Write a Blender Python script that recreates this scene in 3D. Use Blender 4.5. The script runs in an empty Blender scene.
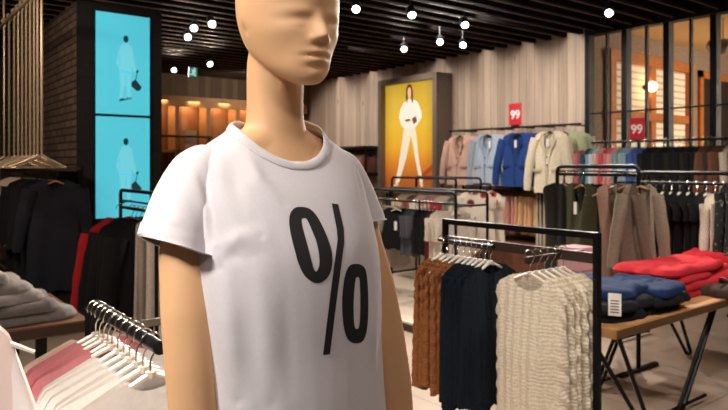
import bpy, bmesh, math, random
import numpy as np
from mathutils import Vector, Matrix, Euler
from mathutils.bvhtree import BVHTree
PI = math.pi
S = bpy.context.scene
COL = S.collection
FPX, CX, HY, CAMZ = 650.0, 364.0, 165.0, 1.42
YAW = math.radians(52.2)
Rv = Vector((math.cos(YAW), math.sin(YAW), 0)); Fv = Vector((-math.sin(YAW), math.cos(YAW), 0))
CAM = Vector((0, 0, CAMZ))

def ray(px, py):
    return Fv + Rv*((px-CX)/FPX) + Vector((0, 0, (HY-py)/FPX))
def at_depth(px, py, d): return CAM + ray(px, py)*d
def lin(h):
    h = h.lstrip('#'); out = []
    for i in (0, 2, 4):
        c = int(h[i:i+2], 16)/255
        out.append(c/12.92 if c <= .04045 else ((c+.055)/1.055)**2.4)
    return (*out, 1)

# ---------------------------------------------------------------- materials
MATS = {}
def nodes_of(name):
    m = bpy.data.materials.new(name); m.use_nodes = True
    nt = m.node_tree; b = nt.nodes['Principled BSDF']
    return m, nt, b
def N(nt, t, **kw):
    n = nt.nodes.new(t)
    for k, v in kw.items():
        if k in n.inputs: n.inputs[k].default_value = v
        else: setattr(n, k, v)
    return n
def plain(name, hexc, rough=.5, metal=0, var=.06, scale=30, bump=0, bscale=200, coat=0, spec=None):
    key = ('p', name)
    if key in MATS: return MATS[key]
    m, nt, b = nodes_of(name); c = lin(hexc)
    tc = N(nt, 'ShaderNodeTexCoord')
    nz = N(nt, 'ShaderNodeTexNoise', Scale=scale, Detail=4.0); nt.links.new(tc.outputs['Object'], nz.inputs['Vector'])
    rp = N(nt, 'ShaderNodeValToRGB'); nt.links.new(nz.outputs['Fac'], rp.inputs['Fac'])
    rp.color_ramp.elements[0].position = .3; rp.color_ramp.elements[1].position = .7
    rp.color_ramp.elements[0].color = tuple(x*(1-var) for x in c[:3])+(1,)
    rp.color_ramp.elements[1].color = tuple(min(1, x*(1+var)) for x in c[:3])+(1,)
    nt.links.new(rp.outputs['Color'], b.inputs['Base Color'])
    b.inputs['Roughness'].default_value = rough; b.inputs['Metallic'].default_value = metal
    if coat: b.inputs['Coat Weight'].default_value = coat; b.inputs['Coat Roughness'].default_value = .2
    if spec is not None: b.inputs['Specular IOR Level'].default_value = spec
    if bump:
        n2 = N(nt, 'ShaderNodeTexNoise', Scale=bscale, Detail=3.0); nt.links.new(tc.outputs['Object'], n2.inputs['Vector'])
        bp = N(nt, 'ShaderNodeBump', Strength=bump, Distance=.004); nt.links.new(n2.outputs['Fac'], bp.inputs['Height'])
        nt.links.new(bp.outputs['Normal'], b.inputs['Normal'])
    MATS[key] = m; return m
def cloth(hexc, var=.12, bump=.35):
    m = plain('cloth_'+hexc.strip('#'), hexc, .92, 0, var, 60, bump, 420, spec=.25)
    return m
def knit(hexc, scale=60, dist=.006, strength=.8):
    key = ('k', hexc)
    if key in MATS: return MATS[key]
    m, nt, b = nodes_of('knit_'+hexc.strip('#')); c = lin(hexc)
    tc = N(nt, 'ShaderNodeTexCoord')
    w = N(nt, 'ShaderNodeTexWave', Scale=scale/6.28, Distortion=3.0, Detail=1.0); w.wave_type = 'BANDS'; w.bands_direction = 'X'
    w.inputs['Detail Scale'].default_value = 2.0
    w2 = N(nt, 'ShaderNodeTexWave', Scale=scale/3.0, Distortion=6.0, Detail=2.0); w2.bands_direction = 'Z'
    nz = N(nt, 'ShaderNodeTexNoise', Scale=180.0, Detail=3.0)
    for n in (w, w2, nz): nt.links.new(tc.outputs['Object'], n.inputs['Vector'])
    a = N(nt, 'ShaderNodeMath', operation='MULTIPLY'); nt.links.new(w2.outputs['Fac'], a.inputs[0]); a.inputs[1].default_value = .6
    a2 = N(nt, 'ShaderNodeMath', operation='ADD'); nt.links.new(w.outputs['Fac'], a2.inputs[0]); nt.links.new(a.outputs[0], a2.inputs[1])
    a3 = N(nt, 'ShaderNodeMath', operation='MULTIPLY_ADD'); nt.links.new(nz.outputs['Fac'], a3.inputs[0]); a3.inputs[1].default_value = .4
    nt.links.new(a2.outputs[0], a3.inputs[2])
    bp = N(nt, 'ShaderNodeBump', Strength=strength, Distance=dist); nt.links.new(a3.outputs[0], bp.inputs['Height'])
    nt.links.new(bp.outputs['Normal'], b.inputs['Normal'])
    rp = N(nt, 'ShaderNodeValToRGB'); nt.links.new(nz.outputs['Fac'], rp.inputs['Fac'])
    rp.color_ramp.elements[0].position = .35; rp.color_ramp.elements[1].position = .65
    rp.color_ramp.elements[0].color = tuple(x*.86 for x in c[:3])+(1,)
    rp.color_ramp.elements[1].color = tuple(min(1, x*1.1) for x in c[:3])+(1,)
    nt.links.new(rp.outputs['Color'], b.inputs['Base Color'])
    b.inputs['Roughness'].default_value = .95; b.inputs['Specular IOR Level'].default_value = .2
    MATS[key] = m; return m
def pattern(name, base, spot, scale=28, thr=.56):
    key = ('pt', name)
    if key in MATS: return MATS[key]
    m, nt, b = nodes_of(name)
    tc = N(nt, 'ShaderNodeTexCoord'); nz = N(nt, 'ShaderNodeTexNoise', Scale=float(scale), Detail=2.0, Distortion=1.2)
    nt.links.new(tc.outputs['Object'], nz.inputs['Vector'])
    rp = N(nt, 'ShaderNodeValToRGB'); nt.links.new(nz.outputs['Fac'], rp.inputs['Fac'])
    rp.color_ramp.elements[0].position = thr; rp.color_ramp.elements[0].color = lin(base)
    rp.color_ramp.elements[1].position = thr+.05; rp.color_ramp.elements[1].color = lin(spot)
    nt.links.new(rp.outputs['Color'], b.inputs['Base Color']); b.inputs['Roughness'].default_value = .9
    MATS[key] = m; return m
def stripes(name, a, c, scale=12, axis='X', dist=0.0, thr=.5):
    key = ('st', name)
    if key in MATS: return MATS[key]
    m, nt, b = nodes_of(name)
    tc = N(nt, 'ShaderNodeTexCoord'); w = N(nt, 'ShaderNodeTexWave', Scale=float(scale), Distortion=float(dist)); w.bands_direction = axis
    nt.links.new(tc.outputs['Object'], w.inputs['Vector'])
    rp = N(nt, 'ShaderNodeValToRGB'); nt.links.new(w.outputs['Fac'], rp.inputs['Fac'])
    rp.color_ramp.elements[0].position = thr-.04; rp.color_ramp.elements[0].color = lin(a)
    rp.color_ramp.elements[1].position = thr+.04; rp.color_ramp.elements[1].color = lin(c)
    nt.links.new(rp.outputs['Color'], b.inputs['Base Color']); b.inputs['Roughness'].default_value = .9
    MATS[key] = m; return m
def emit(name, hexc, strength):
    key = ('e', name)
    if key in MATS: return MATS[key]
    m, nt, b = nodes_of(name)
    b.inputs['Base Color'].default_value = lin(hexc); b.inputs['Emission Color'].default_value = lin(hexc)
    b.inputs['Emission Strength'].default_value = strength; b.inputs['Roughness'].default_value = .4
    MATS[key] = m; return m
def planks(name, axis, w, cols, rough=.7, seam=.04, grain=1.0, knots=0.0):
    """boards running along z (axis = across direction) with per-board tint, grain and dark seams"""
    m, nt, b = nodes_of(name)
    tc = N(nt, 'ShaderNodeTexCoord'); sp = N(nt, 'ShaderNodeSeparateXYZ'); nt.links.new(tc.outputs['Object'], sp.inputs[0])
    dv = N(nt, 'ShaderNodeMath', operation='DIVIDE'); nt.links.new(sp.outputs[axis], dv.inputs[0]); dv.inputs[1].default_value = w
    fl = N(nt, 'ShaderNodeMath', operation='FLOOR'); nt.links.new(dv.outputs[0], fl.inputs[0])
    fr = N(nt, 'ShaderNodeMath', operation='FRACT'); nt.links.new(dv.outputs[0], fr.inputs[0])
    wn = N(nt, 'ShaderNodeTexWhiteNoise'); wn.noise_dimensions = '1D'; nt.links.new(fl.outputs[0], wn.inputs['W'])
    rp = N(nt, 'ShaderNodeValToRGB'); nt.links.new(wn.outputs['Value'], rp.inputs['Fac'])
    cr = rp.color_ramp
    for i, c in enumerate(cols):
        if i < 2: e = cr.elements[i]
        else: e = cr.elements.new(.5)
        e.color = lin(c)
    for i, e in enumerate(cr.elements): e.position = i/(len(cols)-1)
    mp = N(nt, 'ShaderNodeMapping'); nt.links.new(tc.outputs['Object'], mp.inputs['Vector'])
    sc = [1.2, 1.2, 1.2]; sc['XYZ'.index(axis)] = 40
    mp.inputs['Scale'].default_value = sc
    ad = N(nt, 'ShaderNodeVectorMath', operation='ADD'); nt.links.new(mp.outputs[0], ad.inputs[0])
    sv = N(nt, 'ShaderNodeVectorMath', operation='SCALE'); nt.links.new(wn.outputs['Color'], sv.inputs[0]); sv.inputs['Scale'].default_value = 30
    nt.links.new(sv.outputs[0], ad.inputs[1])
    nz = N(nt, 'ShaderNodeTexNoise', Scale=1.0, Detail=5.0, Roughness=.6); nt.links.new(ad.outputs[0], nz.inputs['Vector'])
    mr = N(nt, 'ShaderNodeMapRange'); nt.links.new(nz.outputs['Fac'], mr.inputs['Value'])
    mr.inputs['From Min'].default_value = .3; mr.inputs['From Max'].default_value = .75
    mr.inputs['To Min'].default_value = 1.12; mr.inputs['To Max'].default_value = 1-.35*grain
    mu = N(nt, 'ShaderNodeVectorMath', operation='SCALE'); nt.links.new(rp.outputs['Color'], mu.inputs[0]); nt.links.new(mr.outputs[0], mu.inputs['Scale'])
    lt = N(nt, 'ShaderNodeMath', operation='LESS_THAN'); nt.links.new(fr.outputs[0], lt.inputs[0]); lt.inputs[1].default_value = seam
    mx = N(nt, 'ShaderNodeMix', data_type='RGBA'); nt.links.new(lt.outputs[0], mx.inputs['Factor'])
    nt.links.new(mu.outputs[0], mx.inputs[6]); mx.inputs[7].default_value = tuple(x*.25 for x in lin(cols[0])[:3])+(1,)
    last = mx.outputs[2]
    if knots:
        mk = N(nt, 'ShaderNodeMapping'); nt.links.new(tc.outputs['Object'], mk.inputs['Vector'])
        ks = [1.3, 1.3, 1.3]; ks['XYZ'.index(axis)] = 4.2; mk.inputs['Scale'].default_value = ks
        vo = N(nt, 'ShaderNodeTexVoronoi', Scale=1.3); nt.links.new(mk.outputs[0], vo.inputs['Vector'])
        lk = N(nt, 'ShaderNodeMapRange'); nt.links.new(vo.outputs['Distance'], lk.inputs['Value'])
        lk.inputs['From Min'].default_value = .03; lk.inputs['From Max'].default_value = .1
        lk.inputs['To Min'].default_value = knots; lk.inputs['To Max'].default_value = 0
        m2 = N(nt, 'ShaderNodeMix', data_type='RGBA'); nt.links.new(lk.outputs[0], m2.inputs['Factor'])
        nt.links.new(last, m2.inputs[6]); m2.inputs[7].default_value = lin('#4a3424'); last = m2.outputs[2]
    nt.links.new(last, b.inputs['Base Color']); b.inputs['Roughness'].default_value = rough
    bp = N(nt, 'ShaderNodeBump', Strength=.3, Distance=.004)
    iv = N(nt, 'ShaderNodeMath', operation='SUBTRACT'); iv.inputs[0].default_value = 1; nt.links.new(lt.outputs[0], iv.inputs[1])
    nt.links.new(iv.outputs[0], bp.inputs['Height']); nt.links.new(bp.outputs['Normal'], b.inputs['Normal'])
    return m
def bricks(name, rot, c1, c2, mortar, scale=1.0, bw=.24, bh=.075, ms=.008, rough=.85):
    m, nt, b = nodes_of(name)
    tc = N(nt, 'ShaderNodeTexCoord'); mp = N(nt, 'ShaderNodeMapping'); nt.links.new(tc.outputs['Object'], mp.inputs['Vector'])
    mp.inputs['Rotation'].default_value = rot
    br = N(nt, 'ShaderNodeTexBrick', Scale=float(scale)); nt.links.new(mp.outputs[0], br.inputs['Vector'])
    br.inputs['Color1'].default_value = lin(c1); br.inputs['Color2'].default_value = lin(c2); br.inputs['Mortar'].default_value = lin(mortar)
    br.inputs['Mortar Size'].default_value = ms; br.inputs['Brick Width'].default_value = bw; br.inputs['Row Height'].default_value = bh
    nz = N(nt, 'ShaderNodeTexNoise', Scale=25.0, Detail=5.0); nt.links.new(tc.outputs['Object'], nz.inputs['Vector'])
    mr = N(nt, 'ShaderNodeMapRange'); nt.links.new(nz.outputs['Fac'], mr.inputs['Value'])
    mr.inputs['To Min'].default_value = .5; mr.inputs['To Max'].default_value = 1.5
    mu = N(nt, 'ShaderNodeVectorMath', operation='SCALE'); nt.links.new(br.outputs['Color'], mu.inputs[0]); nt.links.new(mr.outputs[0], mu.inputs['Scale'])
    nt.links.new(mu.outputs[0], b.inputs['Base Color']); b.inputs['Roughness'].default_value = rough
    iv = N(nt, 'ShaderNodeMath', operation='SUBTRACT'); iv.inputs[0].default_value = 1; nt.links.new(br.outputs['Fac'], iv.inputs[1])
    ad = N(nt, 'ShaderNodeMath', operation='MULTIPLY_ADD'); nt.links.new(nz.outputs['Fac'], ad.inputs[0]); ad.inputs[1].default_value = .5; nt.links.new(iv.outputs[0], ad.inputs[2])
    bp = N(nt, 'ShaderNodeBump', Strength=.8, Distance=.01); nt.links.new(ad.outputs[0], bp.inputs['Height'])
    nt.links.new(bp.outputs['Normal'], b.inputs['Normal'])
    return m

BLACK = plain('black_metal', '#141416', .45, .6, .05)
GREYMETAL = plain('brown_steel', '#4a3a32', .45, .5, .05)
CHROME = plain('chrome', '#d8d2c8', .18, 1, .02)
WHITEPLAS = plain('white_plastic', '#d8d2c6', .5, 0, .03)
CLEARPLAS = plain('pale_plastic', '#e2d8cc', .3, 0, .03)
REDSIGN = plain('sign_red', '#c3202c', .5, 0, .03)
WHITEPRINT = plain('white_print', '#f3ece8', .6, 0, .02)

# ---------------------------------------------------------------- mesh builder
class MB:
    def __init__(s): s.v = []; s.f = []
    def add(s, vs, fs):
        o = len(s.v); s.v += [tuple(p) for p in vs]; s.f += [tuple(i+o for i in f) for f in fs]
    def box(s, x0, x1, y0, y1, z0, z1, bev=0):
        bm = bmesh.new(); bmesh.ops.create_cube(bm, size=1)
        for v in bm.verts: v.co = Vector(((x0+x1)/2+v.co.x*(x1-x0), (y0+y1)/2+v.co.y*(y1-y0), (z0+z1)/2+v.co.z*(z1-z0)))
        if bev: bmesh.ops.bevel(bm, geom=bm.edges[:], offset=bev, segments=2, affect='EDGES')
        bm.verts.index_update(); s.add([v.co for v in bm.verts], [[v.index for v in f.verts] for f in bm.faces]); bm.free(); return s
    def rings(s, rs, cap=True, closed=True):
        n = len(rs[0]); vs = [p for r in rs for p in r]; fs = []
        for i in range(len(rs)-1):
            for j in range(n if closed else n-1):
                k = (j+1) % n; fs.append((i*n+j, i*n+k, (i+1)*n+k, (i+1)*n+j))
        if cap: fs.append(tuple(range(n-1, -1, -1))); fs.append(tuple((len(rs)-1)*n+j for j in range(n)))
        s.add(vs, fs); return s
    def tube(s, pts, r, n=8, flat=None, closed=False, up=None):
        pts = [Vector(p) for p in pts]; L = len(pts)
        rr = r if isinstance(r, (list, tuple)) else [r]*L
        t0 = (pts[1]-pts[0]).normalized()
        a = Vector(up) if up else (Vector((0, 0, 1)) if abs(t0.z) < .9 else Vector((1, 0, 0)))
        a = (a-t0*a.dot(t0)).normalized(); rs = []
        for i in range(L):
            if closed: t = (pts[(i+1) % L]-pts[i-1]).normalized()
            elif i == 0: t = t0
            elif i == L-1: t = (pts[-1]-pts[-2]).normalized()
            else: t = ((pts[i+1]-pts[i]).normalized()+(pts[i]-pts[i-1]).normalized()).normalized()
            a = (a-t*a.dot(t)).normalized(); b = t.cross(a)
            fx = flat or 1
            rs.append([pts[i]+a*(rr[i]*math.cos(2*PI*k/n))+b*(rr[i]*fx*math.sin(2*PI*k/n)) for k in range(n)])
        if closed: rs.append(rs[0]); s.rings(rs, cap=False)
        else: s.rings(rs)
        return s
    def bar(s, p, q, r, n=8): return s.tube([p, q], r, n)
    def strip(s, left, right, th=0):
        n = len(left); s.add(list(left)+list(right), [(i, i+1, n+i+1, n+i) for i in range(n-1)]); return s
    def prism(s, poly, f, d):
        """poly: 2-d outline, f maps (a, b, depth) to 3-d"""
        n = len(poly); vs = [f(a, b, 0) for a, b in poly]+[f(a, b, d) for a, b in poly]
        fs = [tuple(range(n)), tuple(range(2*n-1, n-1, -1))]+[(i, n+i, n+(i+1) % n, (i+1) % n) for i in range(n)]
        s.add(vs, fs); return s
    def build(s, name, mat, parent=None, smooth=True, loc=None, rotz=0, fixn=True):
        me = bpy.data.meshes.new(name); me.from_pydata(s.v, [], s.f)
        if fixn:
            bm = bmesh.new(); bm.from_mesh(me); bmesh.ops.recalc_face_normals(bm, faces=bm.faces[:]); bm.to_mesh(me); bm.free()
        if smooth:
            me.shade_smooth()
            try: me.set_sharp_from_angle(angle=math.radians(42))
            except Exception: pass
        me.materials.append(mat)
        o = bpy.data.objects.new(name, me); COL.objects.link(o)
        if parent is not None: o.parent = parent
        if loc is not None: o.location = loc
        o.rotation_euler = (0, 0, rotz)
        return o
def tag(o, label, cat, group=None, kind=None):
    o['label'] = label; o['category'] = cat
    if group: o['group'] = group
    if kind: o['kind'] = kind
    return o
def thing(name, label, cat, loc=(0, 0, 0), rotz=0, group=None, kind=None):
    o = bpy.data.objects.new(name, None); COL.objects.link(o); o.empty_display_size = .1
    o.location = loc; o.rotation_euler = (0, 0, rotz); return tag(o, label, cat, group, kind)
def struct(o, label, cat): return tag(o, label, cat, None, 'structure')
def text_mesh(body, size, mat, name, parent, M4, depth=.002):
    cu = bpy.data.curves.new('txt', 'FONT'); cu.body = body; cu.size = size; cu.align_x = 'CENTER'; cu.align_y = 'CENTER'; cu.extrude = depth; cu.offset = size*.02
    t = bpy.data.objects.new('txt', cu); COL.objects.link(t)
    dg = bpy.context.evaluated_depsgraph_get(); me = bpy.data.meshes.new_from_object(t.evaluated_get(dg))
    bpy.data.objects.remove(t); bpy.data.curves.remove(cu)
    me.transform(M4); me.name = name; me.materials.clear(); me.materials.append(mat)
    o = bpy.data.objects.new(name, me); COL.objects.link(o); o.parent = parent; return o
def fillet(pts, r, n=5):
    """round the inner corners of a polyline"""
    pts = [Vector(p) for p in pts]; out = [pts[0]]
    for i in range(1, len(pts)-1):
        a = (pts[i-1]-pts[i]); b = (pts[i+1]-pts[i]); rr = min(r, a.length*.45, b.length*.45)
        p0 = pts[i]+a.normalized()*rr; p1 = pts[i]+b.normalized()*rr
        for k in range(n+1):
            t = k/n; out.append(p0*(1-t)**2+pts[i]*2*t*(1-t)+p1*t*t)
    out.append(pts[-1]); return out

# ---------------------------------------------------------------- garments
ORD = ['first', 'second', 'third', 'fourth', 'fifth', 'sixth', 'seventh', 'eighth', 'ninth', 'tenth', 'eleventh', 'twelfth']
def garment_mb(w=.2, wh=.22, length=.6, neck=.075, slope=.05, thick=.03, sleeve=0, sw=.05, fold=.012, hem=.008, seed=0, vneck=.0, nu=26, nv=18, dz=-.062, waist=0, lobes=0, rib=0, ruf=0):
    """a hanging top: front and back sheets sewn at the sides, folds that grow downward, tubes for sleeves"""
    rnd = random.Random(seed); m = MB()
    ks = [(rnd.uniform(14, 24)/(w/.2), rnd.uniform(0, 6.28), rnd.uniform(.5, 1)), (rnd.uniform(30, 46)/(w/.2), rnd.uniform(0, 6.28), rnd.uniform(.3, .6))]
    lean = rnd.uniform(-.012, .012)
    def row(i, side):
        out = []
        t = i/nv
        for j in range(nu+1):
            u = -1+2*j/nu; au = abs(u)
            hw = (w*(1-t)+wh*t)-waist*math.sin(PI*min(1, t*1.2))
            x = u*hw+lean*t
            nx = neck/w
            zt = dz-slope*max(0, au-nx)/(1-nx)
            if au < nx: zt -= (vneck if side > 0 else .012)*max(0, 1-(au/nx)**2.2)**.7
            zt -= .03*max(0, (au-.88)/.12)**2
            zh = dz-length+hem*math.sin(9*u+seed)+(lobes*abs(math.sin(6*PI*u)) if lobes else 0)
            z = zt*(1-t)+zh*t
            th = (.013+thick*min(1, t*2.2))*max(0, 1-au**3)**.5
            f = sum(a*math.sin(k*x+p+t*1.2) for k, p, a in ks)*fold*(.15+.85*t)
            if rib: f += rib*math.sin(x*150)*(1-au**6)
            if ruf: x += ruf*math.copysign(au**5, u)*(math.sin(46*t+seed)+.5*math.sin(83*t))*math.exp(-t*1.2); f += ruf*.8*au**4*math.sin(60*t+2*seed)
            out.append((x, -th*side+f*(1 if side > 0 else .8), z))
        return out
    fr = [row(i, 1) for i in range(nv+1)]; bk = [row(i, -1) for i in range(nv+1)]
    n = nu+1
    # one loop around per row keeps the shell closed at the sides
    rs = [f+b[::-1][1:-1] for f, b in zip(fr, bk)]
    m.rings(rs, cap=False)
    if sleeve:
        for sgn in (-1, 1):
            sh = Vector((sgn*(w-.015), 0, dz-slope-.035)); k = 7
            a = rnd.uniform(.10, .22); pts = []; rad = []
            for i in range(k+1):
                t = i/k
                pts.append(sh+Vector((sgn*(math.sin(t*1.4)*a*sleeve), -.015*math.sin(t*3)-.01*t, -sleeve*t*(1-.05*a))))
                rad.append(sw*(1.12-.38*t)+.003*math.sin(t*17+seed))
            m.tube(pts, rad, 9, flat=.62, up=(1, 0, 0))
    return m
def trousers_mb(w=.17, length=.95, seed=0, dz=-.09):
    rnd = random.Random(seed); m = MB(); n = 14; rs = []
    for i in range(5):
        t = i/4; z = dz-.26*t
        rs.append([((w*(1+.12*t))*math.cos(2*PI*k/n), (.02+.03*t)*math.sin(2*PI*k/n), z) for k in range(n)])
    m.rings(rs, cap=True)
    for s in (-1, 1):
        rs = []
        for i in range(9):
            t = i/8; z = dz-.22-(length-.22)*t; hw = w*.56*(1-.12*t)
            rs.append([(s*(w*.55)+hw*math.cos(2*PI*k/n), (.045+.006*math.sin(3*t+seed))*math.sin(2*PI*k/n)+.008*math.sin(7*t+seed+k), z) for k in range(n)])
        m.rings(rs)
    return m
def hook_pts(rr=.0235, neck=-.08):
    p = [(rr*math.cos(a), 0, rr*math.sin(a)) for a in np.linspace(math.radians(200), math.radians(-40), 12)]
    p = [(x*1.0, y, z) for x, y, z in p]
    return p+[(.004, 0, -.037), (0, 0, -.048), (0, 0, neck)]
HANG = {}
def hanger_meshes(kind):
    if kind in HANG: return HANG[kind]
    mat = {'white': WHITEPLAS, 'clear': CLEARPLAS, 'black': BLACK, 'wood': plain('hanger_wood', '#b48a5c', .5)}[kind]
    h = MB(); h.tube(hook_pts(), .0024, 6); hk = h.build('hook', CHROME)
    b = MB(); pts = []
    for s in np.linspace(-1, 1, 17): pts.append((s*.165, 0, -.076-.074*abs(s)**1.1))
    b.tube(pts, [.0035+.0035*(1-abs(s)) for s in np.linspace(-1, 1, 17)], 6, flat=1.3)
    b.tube([(0, 0, -.07), (0, 0, -.086)], [.012, .009], 8)
    bo = b.build('hanger', mat)
    me = (hk.data, bo.data); bpy.data.objects.remove(hk); bpy.data.objects.remove(bo); HANG[kind] = me; return me
def add_hanger(o, kind='white', sx=1.0):
    hk, bo = hanger_meshes(kind)
    b = bpy.data.objects.new('hanger', bo); COL.objects.link(b); b.parent = o; b.scale = (sx, 1, 1)
    h = bpy.data.objects.new('hook', hk); COL.objects.link(h); h.parent = b; h['label'] = 'bent metal hook'
    return b
def hang(name, mb, mat, loc, rotz=PI/2, hanger='white', sx=1.0):
    o = mb.build(name, mat, None, True, loc, rotz, fixn=False)
    if hanger: add_hanger(o, hanger, sx)
    return o
def label_row(items, where, anchor, group):
    """items: [(object, phrase, category)] in order from the anchor; repeats of a phrase get an ordinal"""
    tot = {}
    for o, ph, c in items: tot[ph] = tot.get(ph, 0)+1
    seen = {}
    for o, ph, c in items:
        k = seen[ph] = seen.get(ph, 0)+1
        if tot[ph] == 1: lb = f'{ph} {where}'
        else: lb = f'{ORD[k-1]} {ph} from {anchor} {where}'
        tag(o, lb, c, group)
def paper_tag(o, x, z, y=-.05, s=1.0):
    t = MB().box(x-.016*s, x+.016*s, y-.002, y, z-.09*s, z, .0006); p = t.build('price_tag', WHITEPRINT, o, False)
    p['label'] = 'white paper price tag'; return p
# ================================================================ camera
cd = bpy.data.cameras.new('camera'); cam = bpy.data.objects.new('camera', cd); COL.objects.link(cam); S.camera = cam
cam.location = CAM; cam.rotation_euler = (PI/2, 0, YAW)
cd.sensor_width = 36; cd.lens = FPX/728*36; cd.shift_y = (HY-205)/728; cd.clip_start = .05
cd.dof.use_dof = True; cd.dof.focus_distance = 1.1; cd.dof.aperture_fstop = 9.0
S.view_settings.view_transform = 'Standard'; S.view_settings.look = 'None'; S.view_settings.gamma = 1; S.view_settings.use_curve_mapping = False
S.view_settings.exposure = 0.0
try: S.cycles.use_denoising = True; S.cycles.denoiser = 'OPENIMAGEDENOISE'
except Exception: pass
S.cycles.max_bounces = 6; S.cycles.sample_clamp_indirect = 4
W = bpy.data.worlds.new('world'); S.world = W; W.use_nodes = True
W.node_tree.nodes['Background'].inputs[0].default_value = (1.0, .86, .74, 1); W.node_tree.nodes['Background'].inputs[1].default_value = .05

# ================================================================ setting
CEIL, WALLY, LEFTX = 3.02, 7.0, -11.1
# floor: large polished stone tiles
m, nt, b = nodes_of('floor_tile')
tc = N(nt, 'ShaderNodeTexCoord'); br = N(nt, 'ShaderNodeTexBrick', Scale=1.0); br.offset = 0
br.inputs['Brick Width'].default_value = .9; br.inputs['Row Height'].default_value = .9; br.inputs['Mortar Size'].default_value = .003
br.inputs['Color1'].default_value = lin('#a59384'); br.inputs['Color2'].default_value = lin('#9c8a7b'); br.inputs['Mortar'].default_value = lin('#6a5c50')
nt.links.new(tc.outputs['Object'], br.inputs['Vector'])
nz = N(nt, 'ShaderNodeTexNoise', Scale=3.0, Detail=6.0); nt.links.new(tc.outputs['Object'], nz.inputs['Vector'])
mr = N(nt, 'ShaderNodeMapRange'); nt.links.new(nz.outputs['Fac'], mr.inputs['Value']); mr.inputs['To Min'].default_value = .8; mr.inputs['To Max'].default_value = 1.15
mu = N(nt, 'ShaderNodeVectorMath', operation='SCALE'); nt.links.new(br.outputs['Color'], mu.inputs[0]); nt.links.new(mr.outputs[0], mu.inputs['Scale'])
nt.links.new(mu.outputs[0], b.inputs['Base Color']); b.inputs['Roughness'].default_value = .28
FLOORM = m
o = MB().box(-12.5, 3.5, -4, 14.2, -.1, 0).build('floor', FLOORM, smooth=False); struct(o, 'polished beige stone tile shop floor', 'floor')
DECK = plain('ceiling_black', '#0c0b0c', .9, 0, .05)
o = MB().box(-12.5, 3.5, -4, 7.1, 3.3, 3.4).build('ceiling', DECK, smooth=False); struct(o, 'black open ceiling with hanging wooden slats', 'ceiling'); ceil = o
SLAT = plain('slat_wood', '#141011', .9, 0, .25, 6, spec=.05)
SLATLIT = plain('slat_lit_edge', '#8a6650', .55, 0, .5, 3)  # light on the lower slat edges, put into a paler strip colour
x = -11.0; sl = None
while x < -.2:
    s = MB().box(x-.03, x+.03, -2.5, 6.98, CEIL, CEIL+.15).build('slat', SLAT, ceil, False)
    MB().box(x-.0305, x-.022, -2.5, 6.975, CEIL-.004, CEIL+.02).build('slat_lit_edge', SLATLIT, s, False)
    x += .235
# back wall with pale vertical boards
WOOD = planks('pale_boards', 'X', .125, ['#b59f8c', '#cdb9a4', '#a89280', '#c6b19d', '#bba593'], .75, .035, .8, .75)
o = MB().box(LEFTX-.1, -4.60, WALLY, WALLY+.15, 0, 3.3).build('wall_back', WOOD, smooth=False); struct(o, 'pale vertical wood board wall behind the blazers', 'wall')
PLY = planks('tan_boards', 'Y', .11, ['#6e5a44', '#7c664e', '#665240', '#84705a'], .7, .03, .6)
o = MB().box(LEFTX-.15, LEFTX, -4, WALLY, 0, 3.3).build('wall_left', PLY, smooth=False); struct(o, 'dull tan vertical board wall above the wooden shelves', 'wall')
BRK = bricks('dark_brick', (PI/2, 0, 0), '#75604f', '#5c4a40', '#1e1816')
PX = -6.69
o = MB().box(LEFTX, PX-.05, 1.675, 2.5, 0, 3.3).build('wall_partition', BRK, smooth=False); struct(o, 'dark brown brick partition beside the blue screens', 'wall')
BRKY = bricks('black_panel_face', (PI/2, 0, PI/2), '#131214', '#0f0e10', '#0a090a')
o = MB().box(PX-.05, PX, 1.672, 2.503, 0, 3.3).build('wall_end', BRKY, smooth=False); struct(o, 'black end face of the brick partition carrying two screens', 'wall')

# storefront grid, x from -4.6 to -.4 in the plane of the back wall
STEEL = plain('window_steel', '#111013', .5, .4, .05)
GLASS, nt, b = nodes_of('window_glass')
b.inputs['Base Color'].default_value = (1, 1, 1, 1); b.inputs['Roughness'].default_value = .0
b.inputs['Transmission Weight'].default_value = 1.0; b.inputs['IOR'].default_value = 1.04
w = thing('window_1', 'black steel grid window looking into the warm lit room next door', 'window', (0, WALLY, 0), 0, None, 'structure')
fx = [-4.56, -4.08, -3.585, -3.09, -2.6, -2.1, -1.6, -1.1, -.6]
for i, x in enumerate(fx):
    MB().box(x-.032, x+.032, -.05, .06, 0, 3.3).build('mullion', STEEL, w, False)
    if i < len(fx)-1:
        xm = (x+fx[i+1])/2
        MB().box(xm-.011, xm+.011, -.02, .03, .12, 3.3).build('glazing_bar', STEEL, w, False)
        MB().box(x+.03, fx[i+1]-.03, .004, .010, .12, 2.98).build('pane', GLASS, w, False)
for z, h in ((.06, .12), (2.04, .016), (1.05, .016)):
    MB().box(fx[0], fx[-1], -.015, .03, z-h/2, z+h/2).build('crossbar', STEEL, w, False)
MB().box(fx[0]-.03, fx[-1], -.06, .08, 2.98, 3.3).build('head_beam', STEEL, w, False)
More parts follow.
